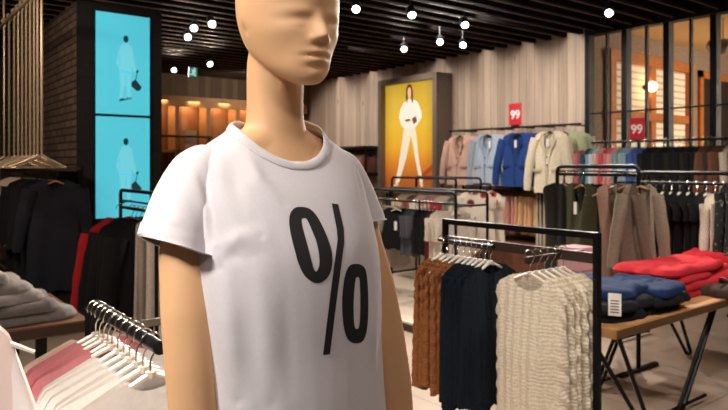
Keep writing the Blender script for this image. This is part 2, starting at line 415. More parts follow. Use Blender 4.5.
# room next door
o = MB().box(-5.15, -5.0, 7.15, 14.1, 0, 3.3).build('wall_neighbour', bricks('white_brick', (PI/2, 0, PI/2), '#d2bfae', '#c4ae9c', '#8f7a6a', 1, .3, .1, .012), smooth=False)
struct(o, 'white painted brick wall of the room behind the glass', 'wall')
o = MB().box(-5.15, 3.5, 14.05, 14.2, 0, 3.3).build('wall_far', plain('tan_plaster', '#c09a6c', .8), smooth=False); struct(o, 'tan end wall of the room behind the glass', 'wall')
o = MB().box(-5.15, 3.5, 7.1, 14.2, 3.28, 3.4).build('ceiling_neighbour', plain('cream_plaster', '#d8b27c', .8), smooth=False); struct(o, 'cream ceiling of the room behind the glass', 'ceiling')
ORANGE = plain('orange_timber', '#b06a30', .5, 0, .15, 8)
PALEGLOW = bricks('pale_brick', (PI/2, 0, PI/2), '#e2d0bc', '#d6c2ac', '#a08a76', 1, .3, .1, .012)
def y_on(px, xw):
    t = (px-CX)/FPX; return (.613+.79*t)/(-.79+.613*t)*xw
ya, yb, yc = y_on(608, -5), y_on(648, -5), y_on(686, -5)
f = thing('timber_window', 'orange timber window frame on the white brick wall behind the glass', 'window', (-5, 0, 0))
for y0, y1, z0, z1 in ((ya-.09, yc+.09, 2.86, 3.0), (ya-.09, yc+.09, 2.06, 2.18), (ya-.09, yc+.09, 1.2, 1.32)):
    MB().box(0, .10, y0, y1, z0, z1, .006).build('rail', ORANGE, f, False)
for y in (ya, yb, yc): MB().box(0, .09, y-.07, y+.07, .9, 3.0, .006).build('stile', ORANGE, f, False)
MB().box(0.0, .02, ya, yc, 1.2, 2.95).build('blind', stripes('blind_slats', '#c8b098', '#f0e4d2', 3.2, 'Z', 0, .2), f, False)['label'] = 'pale slatted blind'
d0, d1 = y_on(699, -5), y_on(745, -5)
f = thing('timber_doorway', 'dark doorway in an orange timber frame behind the glass', 'doorway', (-5, 0, 0))
for y in (d0, d1): MB().box(0, .05, y-.06, y+.06, 0, 2.95, .006).build('jamb', ORANGE, f, False)
MB().box(0, .05, d0-.06, d1+.06, 2.83, 2.95, .006).build('lintel', ORANGE, f, False)
MB().box(0, .03, d0+.05, d1-.05, 0, 2.83).build('door_leaf', plain('dark_leaf', '#241c18', .6), f, False)
# wall lamp and pendant next door
lp = at_depth(658, 86, 9.3); lp.x = -4.86
f = thing('wall_lamp', 'glowing round wall lamp on the white brick behind the glass', 'lamp', lp)
bm = bmesh.new(); bmesh.ops.create_uvsphere(bm, u_segments=20, v_segments=12, radius=.075)
q = MB(); bm.verts.index_update(); q.add([v.co for v in bm.verts], [[v.index for v in g.verts] for g in bm.faces]); bm.free()
q.build('globe', emit('lamp_globe', '#ffd9a0', 16), f); MB().tube([(-.13, 0, 0), (-.07, 0, 0)], .04, 12).build('base', BLACK, f)
pp = at_depth(723, 46, 8.2)
f = thing('pendant_lamp', 'grey clustered pendant lamp hanging behind the glass', 'lamp', pp)
MB().bar((0, 0, .0), (0, 0, 3.28-pp.z), .006).build('cord', BLACK, f)
for k in range(7):
    a = k*2*PI/6; r = .13 if k < 6 else 0
    q = MB(); bm = bmesh.new(); bmesh.ops.create_icosphere(bm, subdivisions=2, radius=.075); bm.verts.index_update()
    q.add([v.co+Vector((r*math.cos(a), r*math.sin(a), .02*math.sin(5*k))) for v in bm.verts], [[v.index for v in g.verts] for g in bm.faces]); bm.free()
    q.build('bulb', plain('smoked_glass', '#8f8478', .25), f)

# ---------------------------------------------------------------- screens
SCREENBG = emit('screen_cyan', '#49b4c8', .92); SCREENPALE = emit('screen_pale', '#63bccd', .92); SCREENSH = emit('screen_shade', '#3fa3b8', .9); SCREENDK = emit('screen_dark', '#17343f', .6)
def screen(z0, z1, label):
    y0, y1 = 1.822, 2.372; t = thing('display_screen', label, 'screen', (PX, (y0+y1)/2, z0), PI/2, 'stacked screens on the partition')
    w, h = (y1-y0)/2, z1-z0                                  # local x runs along +y, front faces -y local = +x world
    MB().box(-w, w, -.03, .0, 0, h).build('bezel', BLACK, t, False)
    MB().box(-w+.008, w-.008, -.034, -.028, .008, h-.008).build('display', SCREENBG, t, False)
    im = thing  # printed figure, flat on the display
    def g(name, polys, mat):
        q = MB()
        for p in polys: q.prism(p, lambda a, b, d: (a, -.0345-d, b), .0008)
        return q.build(name, mat, t, False)
    cx, k = .02, h/1.03
    T = lambda pts: [(cx+x*k, z*k) for x, z in pts]
    g('pictured_suit', [T([(-.075, .60), (-.05, .70), (-.015, .73), (.03, .73), (.065, .70), (.085, .60), (.11, .46), (.09, .44), (.065, .50), (.06, .42), (.05, .30), (.055, .16), (.02, .16), (.01, .30), (-.01, .30), (-.03, .18), (-.06, .18), (-.05, .32), (-.06, .46), (-.085, .52), (-.10, .48)])], SCREENPALE)
    g('pictured_folds', [T([(-.05, .46), (.06, .44), (.055, .425), (-.05, .445)]), T([(-.06, .62), (-.052, .62), (-.06, .50), (-.068, .50)]), T([(.0, .42), (.008, .42), (.006, .31), (0, .31)])], SCREENSH)
    hd = [(.005+.026*math.cos(a), .775+.036*math.sin(a)) for a in np.linspace(0, 2*PI, 16, endpoint=False)]
    shoe = lambda x, z: [(x-.035, z), (x+.03, z+.012), (x+.032, z+.03), (x-.01, z+.03)]
    g('pictured_hair', [T(hd)], SCREENDK)
    g('pictured_shoe', [T(shoe(-.035, .14))], SCREENDK); g('pictured_shoe', [T(shoe(.03, .155))], SCREENDK)
    g('pictured_bag', [T([(.06, .34), (.10, .375), (.165, .30), (.15, .265), (.115, .255), (.06, .30)]), T([(.10, .37), (.108, .37), (.125, .45), (.118, .45)]), T([(.105, .46), (.13, .475), (.135, .45), (.11, .44)])], SCREENDK)
screen(1.92, 2.945, 'upper cyan screen showing a walking figure, above the lower screen')
screen(.885, 1.91, 'lower cyan screen behind the rack of black coats')

# ---------------------------------------------------------------- lit poster
pxa, pxb = -8.16, -6.97; pz0, pz1 = 1.06, 2.70; Yp = 6.80
t = thing('poster_lightbox', 'large lit yellow poster of a woman in white in a grey frame', 'poster', ((pxa+pxb)/2, Yp, pz0))
hw, hh = (pxb-pxa)/2, pz1-pz0
FR = plain('poster_frame', '#7c6f64', .5, .2)
for x0, x1, z0, z1 in ((-hw-.09, -hw, -.09, hh+.09), (hw, hw+.09, -.09, hh+.09), (-hw, hw, -.09, 0), (-hw, hw, hh, hh+.09)):
    MB().box(x0, x1, -.12, .2, z0, z1, .004).build('frame', FR, t, False)
m, nt, b = nodes_of('poster_print')
tc = N(nt, 'ShaderNodeTexCoord'); sp = N(nt, 'ShaderNodeSeparateXYZ'); nt.links.new(tc.outputs['Object'], sp.inputs[0])
mr = N(nt, 'ShaderNodeMapRange'); nt.links.new(sp.outputs['Z'], mr.inputs['Value']); mr.inputs['From Max'].default_value = hh
rp = N(nt, 'ShaderNodeValToRGB'); nt.links.new(mr.outputs[0], rp.inputs['Fac'])
cr = rp.color_ramp; cr.elements[0].color = lin('#a8531c'); cr.elements[1].color = lin('#c9a02c'); cr.elements[0].position = .05
for p_, c_ in ((.22, '#d97a1e'), (.38, '#eea823'), (.6, '#f0bd30'), (.85, '#e0b42e')):
    e = cr.elements.new(p_); e.color = lin(c_)
mr2 = N(nt, 'ShaderNodeMapRange'); nt.links.new(sp.outputs['X'], mr2.inputs['Value']); mr2.inputs['From Min'].default_value = -hw; mr2.inputs['From Max'].default_value = hw
rp2 = N(nt, 'ShaderNodeValToRGB'); nt.links.new(mr2.outputs[0], rp2.inputs['Fac'])
c2 = rp2.color_ramp; c2.elements[0].color = (.75, .72, .6, 1); c2.elements[1].color = (.62, .6, .5, 1)
for p_ in (.18, .78): e = c2.elements.new(p_); e.color = (1, 1, 1, 1)
mu = N(nt, 'ShaderNodeVectorMath', operation='MULTIPLY'); nt.links.new(rp.outputs['Color'], mu.inputs[0]); nt.links.new(rp2.outputs['Color'], mu.inputs[1])
nt.links.new(mu.outputs[0], b.inputs['Emission Color']); b.inputs['Emission Strength'].default_value = .95; b.inputs['Base Color'].default_value = (.05, .04, .02, 1)
MB().box(-hw, hw, -.03, .02, 0, hh).build('printed_panel', m, t, False)
def pr(name, polys, hexc, k=.9, off=0):
    q = MB()
    for p in polys: q.prism([(x*hw, z*hh) for x, z in p], lambda a, b, d: (a, -.0305-off-d, b), .0012)
    return q.build(name, emit('print_'+name, hexc, k), t, False)
pr('pictured_floor_shadow', [[(.30, .06), (1, .20), (1, .26), (.3, .10)], [(.2, .03), (1, .10), (1, .14), (.25, .05)]], '#8a3a1c', .8)
pr('pictured_trousers', [[(-.22, .58), (.20, .58), (.26, .50), (.34, .30), (.50, .06), (.40, .05), (.20, .30), (.05, .50), (-.12, .30), (-.42, .05), (-.58, .04), (-.42, .25), (-.27, .50)]], '#cfc4ac', .85, .001)
pr('pictured_shirt', [[(-.20, .57), (-.32, .60), (-.42, .68), (-.36, .76), (-.22, .82), (-.06, .845), (.10, .845), (.30, .81), (.44, .72), (.46, .66), (.30, .60), (.20, .57)]], '#d8d0c0', .85, .002)
pr('pictured_shirt_folds', [[(-.26, .66), (-.05, .64), (.18, .66), (.15, .64), (-.05, .62), (-.24, .64)], [(-.20, .76), (-.17, .76), (-.22, .66), (-.25, .66)], [(.24, .76), (.27, .76), (.30, .66), (.27, .66)]], '#bfb29c', .9, .0035)
pr('pictured_hair', [[(-.14, .86), (-.13, .95), (-.04, .99), (.07, .98), (.13, .92), (.14, .80), (.08, .82), (.06, .86), (-.06, .86), (-.10, .80)]], '#4a2a1c', .7, .0045)
pr('pictured_face', [[(-.07, .90), (-.05, .95), (.02, .96), (.06, .93), (.06, .87), (.0, .845), (-.05, .87)]], '#d8a888', .85, .006)
pr('pictured_bag', [[(.10, .66), (.24, .68), (.30, .63), (.16, .60)], [(-.16, .655), (.02, .66), (.02, .64), (-.15, .635)]], '#5a4632', .7, .006)
pr('pictured_shoes', [[(-.60, .03), (-.46, .05), (-.44, .02), (-.66, .01)], [(.38, .05), (.50, .06), (.52, .02), (.46, .01)]], '#c8b090', .8, .006)

# ---------------------------------------------------------------- wooden shelf unit on the left wall
SHW = planks('shelf_wood', 'Y', .3, ['#8a5a34', '#9a683e', '#7e5230'], .55, .01, .8)
SHL = plain('shelf_pale', '#b88858', .5, 0, .15, 8)
t = thing('shelf_unit', 'tall open wooden shelf unit along the left wall under the tan boards', 'shelf unit', (LEFTX, 0, 0))
MB().box(.0, .03, 3.7, 6.85, 0, 2.53).build('back_panel', SHW, t, False)
MB().box(.0, .40, 3.66, 6.9, 2.53, 2.60).build('top_panel', SHL, t, False)
MB().box(.38, .40, 3.66, 6.9, 2.42, 2.53).build('lip', SHL, t, False)  # lip added to hide the bay lights from view
for y in (3.72, 4.29, 4.86, 5.43, 6.0, 6.57): MB().box(.03, .36, y-.035, y+.035, 0, 2.53).build('divider', SHL, t, False)
for z in (.55, 1.12, 1.66): MB().box(.03, .36, 3.7, 6.85, z-.02, z+.02).build('shelf', SHL, t, False)
o = MB().bar((LEFTX+.42, 3.6, 1.91), (LEFTX+.42, 4.9, 1.91), .02).bar((LEFTX+.42, 3.65, 1.91), (LEFTX+.42, 3.65, 0), .016).bar((LEFTX+.42, 4.85, 1.91), (LEFTX+.42, 4.85, 0), .016).build('clothes_bar', BLACK)
tag(o, 'black bar standing in front of the wooden shelf unit', 'bar')
o = MB().box(LEFTX+.1, LEFTX+.32, 4.44, 4.66, 1.68, 2.02, .006).build('display_card', plain('card_white', '#c4aa90', .7)); tag(o, 'pale upright card on the wooden shelf unit', 'card')

# ---------------------------------------------------------------- exit sign
p = at_depth(193, 72, 9.2)
t = thing('exit_sign', 'small green lit exit sign hanging from the dark ceiling', 'sign', (p.x, p.y, p.z-.08), math.radians(75))
MB().box(-.062, .062, -.02, .02, 0, .15, .004).build('housing', plain('sign_housing', '#2a3a38', .5), t, False)
q = MB().box(-.055, .055, -.024, -.018, .01, .14).build('lit_panel', emit('exit_green', '#2f8f86', .55), t, False)
fig = MB()
for poly in ([(.02, .13), (.045, .13), (.045, .15), (.02, .15)], [(-.03, .12), (.03, .125), (.05, .09), (.03, .08), (.02, .06), (.06, .03), (.045, .02), (.0, .05), (-.03, .03), (-.06, .05), (-.05, .06), (-.03, .05), (0, .08), (-.01, .1)], [(.04, .02), (.052, .02), (.052, .13), (.04, .13)]):
    fig.prism(poly, lambda a, b, d: (a*.7-.006, -.0245-d, b*.9), .0006)
fig.build('running_figure', emit('exit_white', '#c8e8de', .8), t, False)
MB().bar((0, 0, .15), (0, 0, 3.3-p.z+.08), .008).build('rod', BLACK, t)

# ---------------------------------------------------------------- spotlights
LENS = emit('lamp_lens', '#fff6e8', 22)
def lamp(px, py, d, aim, label, power=90, size=62, colr=(1, .86, .72), blend=.55):
    p = at_depth(px, py, d); a = Vector(aim); q = CAM*.45+p*.55; place_lamp(p, Vector((q.x, q.y, 1.55))*.8+Vector((a.x, a.y, 1.0))*.2, label, power, 110, colr, 1.0)
def place_lamp(p, aim, label, power, size, colr, blend, vis=True):
    aim = Vector(aim); dr = (aim-p).normalized()
    if vis:
        t = thing('spotlight', label, 'spotlight', (p.x, p.y, p.z), 0, 'ceiling spotlights')
        MB().tube([dr*.002, dr*-.03, dr*-.13, dr*-.15], [.040, .043, .043, .03], 16).build('body', BLACK, t)
        MB().tube([dr*.0035, dr*.0045], [.034, .034], 20).build('lens', LENS, t)
        MB().bar(dr*-.1, (dr.x*-.1, dr.y*-.1, 3.3-p.z), .009).build('stem', BLACK, t)
    l = bpy.data.lights.new('spot', 'SPOT'); l.energy = power; l.spot_size = math.radians(size); l.spot_blend = blend; l.color = colr; l.shadow_soft_size = .05 if vis else .14
    lo = bpy.data.objects.new('spot_light', l); COL.objects.link(lo); lo.location = p+dr*.03
    lo.rotation_euler = dr.to_track_quat('-Z', 'Y').to_euler()
def area(loc, aim, sx, sy, power, colr):
    l = bpy.data.lights.new('area', 'AREA'); l.shape = 'RECTANGLE'; l.size = sx; l.size_y = sy; l.energy = power; l.color = colr
    o = bpy.data.objects.new('added_area_light', l); COL.objects.link(o); o.location = loc
    o.rotation_euler = (Vector(aim)-Vector(loc)).to_track_quat('-Z', 'Y').to_euler()
WARM = (1, .80, .62); NEU = (1, .90, .80)
lamp(412, 15, 6.3, (-5.6, 6.9, 1.5), 'spotlight over the poster, closest of its cluster to the picture top', 200, 70, NEU)
lamp(404, 49, 8.1, (-7.9, 6.9, 1.5), 'spotlight directly above the yellow poster', 120, 60, NEU)
lamp(440, 42, 7.6, (-6.6, 6.9, 1.3), 'spotlight above the gap between the poster and the pink blazers', 130, 60, NEU)
lamp(465, 25, 6.7, (-4.9, 6.8, 1.3), 'upper of the two spotlights above the pale blue blazers', 130, 66, NEU)
lamp(463, 45, 7.8, (-5.6, 6.9, 1.0), 'lower of the two spotlights above the pale blue blazers', 110, 66, NEU)
lamp(356, 9, 6.0, (-4.9, 4.4, .5), 'spotlight just beyond the mannequin face', 260, 70, NEU)
lamp(609, 13, 6.1, (-3.1, 5.6, .9), 'spotlight in front of the black steel window', 420, 80, NEU)
lamp(194, 28, 6.9, (-6.9, 2.0, 0), 'uppermost of the spotlights right of the blue screens', 45, 60, WARM)
lamp(188, 37, 7.4, (-8.5, 4.2, 0), 'spotlight between the exit sign and the uppermost spotlight', 45, 60, WARM)
lamp(212, 24, 6.7, (-7.5, 5.0, 0), 'small spotlight right of the uppermost pair near the screens', 45, 60, WARM)
lamp(210, 64, 9.3, (-10.9, 5.2, 1.6), 'spotlight right of the exit sign over the wooden shelf unit', 160, 70, WARM)
lamp(174, 70, 9.9, (-11, 4.0, 1.6), 'spotlight left of the exit sign beside the partition', 160, 70, WARM)
# unseen spots without fixtures: mannequin key, the rest added to brighten racks and floor
for (x, y), aim, pw, sz, c in (
    ((-.75, -1.3), (-.95, .9, 1.3), 225, 50, (1, .92, .85)),         # mannequin key, from the front left
    ((-2.3, -.6), (-1.1, .6, 1.4), 120, 55, (1, .74, .52)),        # warm side light
    ((-.6, 2.6), (-1.0, .8, 1.4), 40, 60, (1, .82, .66)),
    ((1.1, .2), (-1.0, .8, 1.35), 55, 50, (1, .82, .74)),
    ((-.5, -.9), (-1.75, .35, .8), 110, 45, NEU),
    ((-2.2, .3), (-1.75, .45, .8), 230, 60, NEU),
    ((-1.4, 1.6), (-2.0, 2.5, .7), 110, 70, NEU),
    ((-.6, 2.9), (-1.9, 3.6, .6), 150, 75, NEU),
    ((-4.4, .0), (-6.4, 1.15, 2.1), 90, 60, WARM),
    ((-3.6, -.8), (-4.2, 1.2, 0), 200, 85, WARM),
    ((-4.3, 3.2), (-4.6, 4.3, .6), 170, 80, NEU),
    ((-6.2, 4.6), (-5.4, 5.2, .6), 150, 80, NEU),
    ((-5.0, -.3), (-6.8, 1.6, 1.6), 120, 75, WARM),
    ((-1.6, 4.6), (-2.6, 5.0, .9), 150, 80, NEU),
    ((-2.0, 4.4), (-3.7, 6.6, 1.4), 170, 60, NEU),
):
    place_lamp(Vector((x, y, 2.93)), aim, '', pw, sz, c, .6, False)
# spots without fixtures, added between the slats to brighten the board wall
for x, z, pw in ((-9.7075, 1.9, 60), (-8.7675, 2.0, 50), (-7.1225, 1.8, 55), (-6.1825, 1.9, 60), (-5.4775, 1.8, 65), (-4.7725, 1.9, 60)):
    place_lamp(Vector((x, 5.3, 3.12)), (x, 7.0, z), '', pw*2.5, 80, (1, .91, .82), .5, False)
area((-2.0, 10.5, 2.6), (-5, 10.2, 1.7), 1.0, 3.5, 170, (1, .84, .64))  # unseen area light added to brighten the brick wall behind the glass
for yy in (4.0, 4.57, 5.14, 5.71, 6.28): area((LEFTX+.24, yy, 2.52), (LEFTX+.16, yy, 0), .2, .4, 4.5, (1, .70, .42))  # area lights added under the shelf top, one per bay, no fixtures
place_lamp(Vector((-9.4725, 5.6, 3.0)), (-11.1, 5.2, 2.75), '', 60, 95, (1, .84, .66), .8, False)  # unseen spot without fixture, added to brighten the left wall boards
# ================================================================ fixtures and clothes
def frame_rack(name, label, x0, x1, y, ztop, zrail, depth=.0, r=.014, base=True, rail=True, rotz=0, group=None, cross=None, legs=True, z0=0):
    """a rack along world x: rounded portal frame(s), hanging rail, base feet"""
    cx = (x0+x1)/2; hl = (x1-x0)/2
    t = thing(name, label, 'clothes rack', (cx, y, z0), rotz, group); H = ztop-z0
    ys = [0] if not depth else [-depth/2, depth/2]
    for yy in ys:
        MB().tube(fillet([(-hl, yy, H-.1), (-hl, yy, H), (hl, yy, H), (hl, yy, H-.1)], .06), r, 10).build('top_bar', BLACK, t)
        for s in (-1, 1): MB().bar((s*hl, yy, .012), (s*hl, yy, H-.09), r, 10).build('upright', BLACK, t)
    if base:
        if not depth:
            for s in (-1, 1): MB().box(s*hl-.018, s*hl+.018, -.24, .24, 0, .022, .004).build('foot', BLACK, t)
        else:
            for s in (-1, 1): MB().bar((s*hl, -depth/2, .03), (s*hl, depth/2, .03), r, 8).build('foot', BLACK, t)
    if rail:
        MB().bar((-hl, 0, zrail-z0), (hl, 0, zrail-z0), .012, 10).build('hanging_rail', BLACK if cross is None else cross, t)
        if depth:
            for s in (-1, 1): MB().bar((s*hl, -depth/2, zrail-z0), (s*hl, depth/2, zrail-z0), .010, 8).build('rail_holder', BLACK, t)
    return t
def folded_mb(w, d, h, seed=0, n=40, lump=.2):
    """a folded garment: a flat soft slab with rounded fold edges, creases and an uneven outline"""
    rnd = random.Random(seed); m = MB()
    ph = [rnd.uniform(0, 6.28) for _ in range(8)]
    cr = [(rnd.uniform(-.9, .9), rnd.uniform(-.9, .9), rnd.uniform(0, PI), rnd.uniform(.25, .7), rnd.choice((-1, 1, 1))*rnd.uniform(.10, .34), rnd.uniform(.05, .13)) for _ in range(12)]
    top, bot = [], []
    for i in range(n+1):
        a = -1+2*i/n
        for j in range(n+1):
            b = -1+2*j/n; e = max(abs(a), abs(b))
            k = math.hypot(a, b); rr = e/((abs(a)**7+abs(b)**7)**(1/7)) if e > 0 else 1
            th = math.atan2(b, a); ox = 1+.035*math.sin(3*th+ph[0])+.025*math.sin(7*th+ph[1])+.012*math.sin(13*th+ph[2])
            x, y = a*w*rr*ox, b*d*rr*ox
            ed = max(0, 1-e**9)**.5
            z = h*(.25+.75*ed)
            f = lump*.5*(math.sin(4*a+ph[3]+3*b)+.6*math.sin(7*b+ph[4]-2*a))
            for ca, cb, t, ln, am, sg in cr:
                u = (a-ca)*math.cos(t)+(b-cb)*math.sin(t); v = -(a-ca)*math.sin(t)+(b-cb)*math.cos(t)+.15*u*u
                f += am*math.exp(-(v/sg)**2-(u/ln)**2)
            z += h*f*ed*.8
            top.append((x, y, max(.2*h, z))); bot.append((x*.985, y*.985, 0))
    N1 = n+1; o = len(top); fs = []
    for i in range(n):
        for j in range(n):
            q = (i*N1+j, (i+1)*N1+j, (i+1)*N1+j+1, i*N1+j+1); fs.append(q); fs.append(tuple(o+x for x in q[::-1]))
    rim = [i*N1 for i in range(n)]+[n*N1+j for j in range(n)]+[i*N1+n for i in range(n, 0, -1)]+[j for j in range(n, 0, -1)]
    for k in range(len(rim)):
        p, q = rim[k], rim[(k+1) % len(rim)]; fs.append((p, q, o+q, o+p))
    m.add(top+bot, fs); return m

# ---------------------------------------------------------------- sweater rack in front
SX0, SX1, SY = -2.475, -1.572, 2.47
t = thing('clothes_rack', 'black two-way rack carrying the brown, navy and cream knits', 'clothes rack', ((SX0+SX1)/2, SY, 0)); hl = (SX1-SX0)/2
sq = lambda x0, x1, y0, y1, z0, z1: MB().box(x0, x1, y0, y1, z0, z1, .003)
sq(-hl-.0, hl, -.014, .014, 1.105, 1.133).build('top_bar', BLACK, t)
for s in (-1, 1):
    sq(s*hl-.014, s*hl+.014, -.0145, .0145, .03, 1.134).build('upright', BLACK, t)
    sq(s*hl-.02, s*hl+.02, -.28, .28, 0, .03).build('foot', BLACK, t)
sq(-hl, hl, -.011, .011, 1.0, 1.045).build('crossbar', GREYMETAL, t)
MB().bar((-hl-.02, -.03, 1.022), (-hl+.36, -.03, 1.022), .010).build('side_rail', BLACK, t)
ax = -1.755-(SX0+SX1)/2
sq(ax-.011, ax+.011, -.24, .17, 1.0, 1.030).build('face_out_arm', GREYMETAL, t)
BRN, NAVY, CREAM = knit('#8a5733', 70, .005, .6), knit('#111a24', 80, .004, .5), knit('#e6dac4', 60, .003, .6)
its = []
for i, x in enumerate((-2.475, -2.435, -2.395, -2.355, -2.315)):
    g = garment_mb(.19+.006*(i % 2), .19, .66-.02*(i % 3), .085, .055, .030, .0, .04, .020, .012, 11+i, .05, dz=-.088, nu=44, nv=36, rib=.006, ruf=.0045)
    o = hang('pullover', g, BRN, (x, SY-.03, 1.022+.0), PI/2+.05*math.sin(i*2.1), 'white'); its.append((o, 'brown cable knit top', 'knit top'))
label_row(its, 'on the front rack', 'the rack end', 'brown knits on the front rack')
its = []
for i, x in enumerate((-2.275, -2.24, -2.205, -2.17, -2.135)):
    g = garment_mb(.215, .22, .66+.015*(i % 3), .09, .06, .034, .0, .045, .018, .014, 31+i, .045, dz=-.088, nu=44, nv=30, rib=.003)
    o = hang('pullover', g, NAVY, (x, SY-.03, 1.022), PI/2+.06*math.sin(i*1.7+1), 'white'); its.append((o, 'dark navy knit top', 'knit top'))
label_row(its, 'on the front rack', 'the brown knits', 'navy knits on the front rack')
its = []
for i, y in enumerate((2.255, 2.305, 2.355, 2.405, 2.45, 2.495)):
    g = garment_mb(.165, .18, .68, .085, .045, .032, .0, .028, .016, .016, 51+i, .06, dz=-.088, nu=52, nv=40, rib=.004, lobes=.012, ruf=.006)
    o = hang('sweater', g, CREAM, (-1.755, y, 1.035), .10+.05*math.sin(i*2.3), 'clear')
    its.append((o, 'cream lace knit sweater', 'sweater'))
label_row(its, 'on the front rack arm', 'the arm end', 'cream sweaters on the front rack')

# ---------------------------------------------------------------- table with folded knits
TC = Vector((-1.74, 2.895, 0)); TZ = .62
TW = planks('table_oak', 'X', .22, ['#c0905f', '#cc9c6a', '#b58555'], .45, .006, .7)
t = thing('display_table', 'light wood display table on black trestle legs with red and blue knits', 'table', (TC.x, TC.y, 0))
MB().box(-.68, 0, 0, 2.1, TZ-.05, TZ, .005).build('tabletop', TW, t)
def trestle(yy, xs, lean):
    for x in xs:
        q = MB()
        q.tube(fillet([(x-.015, yy-.26*lean, TZ-.055), (x, yy+.26*lean-.06*lean, .016), (x, yy+.26*lean+.0, .016), (x+.03, yy-.10*lean, TZ-.055)], .05), .012, 8)
        q.build('leg', BLACK, t)
for yy, ln in ((.20, 1), (1.02, -1), (1.75, 1)): trestle(yy, (-.60, -.08), ln)
MB().box(-.55, -.13, .12, .30, .035, .05, .004).build('shelf_plate', BLACK, t)
for x in (-.60, -.08): MB().bar((x, .16, .045), (x, 1.1, .045), .010).build('stretcher', BLACK, t)
def pile(name, cat, label_fmt, x, y, z, specs, group, where, anchor='the tabletop'):
    its = []
    for i, (w, d, h, mat, rz, dx, dy, ph) in enumerate(specs):
        o = folded_mb(w, d, h, hash((x, i)) % 97+i).build(name, mat, None, True, (x+dx, y+dy, z), rz)
        z += h*.86; its.append((o, ph, cat))
    label_row(its, where, anchor, group); return [i[0] for i in its]
RED, BLU, BLKC = cloth('#ae1f2a'), cloth('#10264a'), cloth('#141519')
pile('folded_garment', 'folded top', '', -2.10, 4.22, TZ+.002, [(.22, .48, .05, RED, .05, 0, 0, 'red folded knit'), (.21, .47, .05, RED, -.04, .02, .03, 'red folded knit'), (.21, .45, .05, RED, .08, -.02, .05, 'red folded knit'), (.19, .42, .05, RED, 0, .0, -.06, 'red folded knit')], 'red knits on the table', 'in the long pile on the wood table')
pile('folded_garment', 'folded top', '', -2.06, 4.78, TZ+.002, [(.27, .16, .10, RED, .1, 0, -.02, 'red folded top'), (.26, .15, .10, RED, .2, 0, 0, 'red folded top')], 'far red tops on the table', 'in the tall pile at the far table end')
pile('folded_garment', 'folded top', '', -2.06, 3.20, TZ+.002, [(.27, .25, .06, BLKC, .05, 0, 0, 'black folded top'), (.26, .24, .055, BLKC, -.06, .02, -.02, 'black folded top'), (.25, .23, .055, BLU, .06, -.02, .03, 'deep blue folded top')], 'dark tops on the table', 'in the pile behind the cream sweaters')
bl = pile('folded_garment', 'folded top', '', -1.96, 3.52, TZ+.002, [(.16, .16, .05, pattern('dark_print', '#14171c', '#5a5244', 60, .58), .1, 0, 0, 'dark speckled folded top'), (.20, .19, .05, BLKC, -.06, .02, .0, 'black rumpled top'), (.20, .20, .05, BLU, .16, 0, .02, 'bright blue folded top')], 'blue tops on the table', 'in the pile before the red knits')
tg = MB().box(-.03, .03, -.0015, .0015, -.055, .055, .0005).build('price_tag', WHITEPRINT, None, False, (-1.765, 2.925, .735), .5)
q = MB()
for k in range(5): q.box(-.02, .02, -.0022, -.0018, -.04+k*.014, -.034+k*.014)
q.build('printed_lines', plain('tag_ink', '#55504c', .7), tg, False)
tag(tg, 'white price tag hanging from the black tops at the near corner of the wood table', 'price tag')
tg = MB().box(-.055, .055, -.03, .03, -.001, .001, .0005).build('price_tag', WHITEPRINT, None, False, (-1.84, 4.30, .70), 2.2); tg.rotation_euler = (.35, .2, 2.2)
q = MB()
for k in range(4): q.box(-.04, .04, -.02+k*.011, -.015+k*.011, .0012, .0018)
q.build('printed_lines', plain('tag_ink', '#55504c', .7), tg, False)
tag(tg, 'white price tag lying on the brown garment at the table edge', 'price tag')
o = folded_mb(.10, .24, .06, 5).build('folded_garment', cloth('#3a2a24'), None, True, (-1.84, 4.30, TZ+.002), .1); tag(o, 'dark brown folded garment under a white tag at the table edge', 'folded top')

# ---------------------------------------------------------------- foreground rail with tees
FY, FZ = .545, 1.0
t = thing('display_rail', 'thick black cantilever rail with open end, full of pink and white tees', 'clothes rail', (-2.02, FY, 0))
MB().tube([(0, 0, FZ), (.555, 0, FZ)], .0165, 20).build('rail', plain('rail_black', '#17171a', .3, .5, .04), t)
MB().tube([(.550, 0, FZ), (.558, 0, FZ)], .0145, 20).build('end_cap', BLACK, t)
MB().box(-.03, .004, -.014, .014, .02, FZ-.005, .004).build('upright', BLACK, t)
MB().box(-.30, .25, -.20, .20, 0, .02, .006).build('base_plate', BLACK, t)
PINK, WHT, NUDE = cloth('#cf8a90', .08, .15), cloth('#e9e6e2', .05, .15), cloth('#d9c4b4', .06, .15)
its = []
for i, (x, mt, ph) in enumerate(((-1.985, NUDE, 'nude pink tee'), (-1.945, PINK, 'pink tee'), (-1.905, PINK, 'pink tee'), (-1.865, PINK, 'pink tee'), (-1.825, PINK, 'pink tee'), (-1.775, WHT, 'white tee'), (-1.725, WHT, 'white tee'), (-1.68, WHT, 'white tee'), (-1.63, WHT, 'white tee'), (-1.58, WHT, 'white tee'), (-1.53, WHT, 'white tee'))):
    g = garment_mb(.205, .22, .62, .062, .06, .028, .16, .06, .012, .008, 71+i, .028, dz=-.082, nu=40, nv=26)
    o = hang('tee', g, mt, (x, FY, FZ), PI/2+.10*math.sin(i*2.7), 'clear'); its.append((o, ph, 'tee'))
label_row(its, 'on the thick black rail', 'the upright', 'tees on the thick black rail')
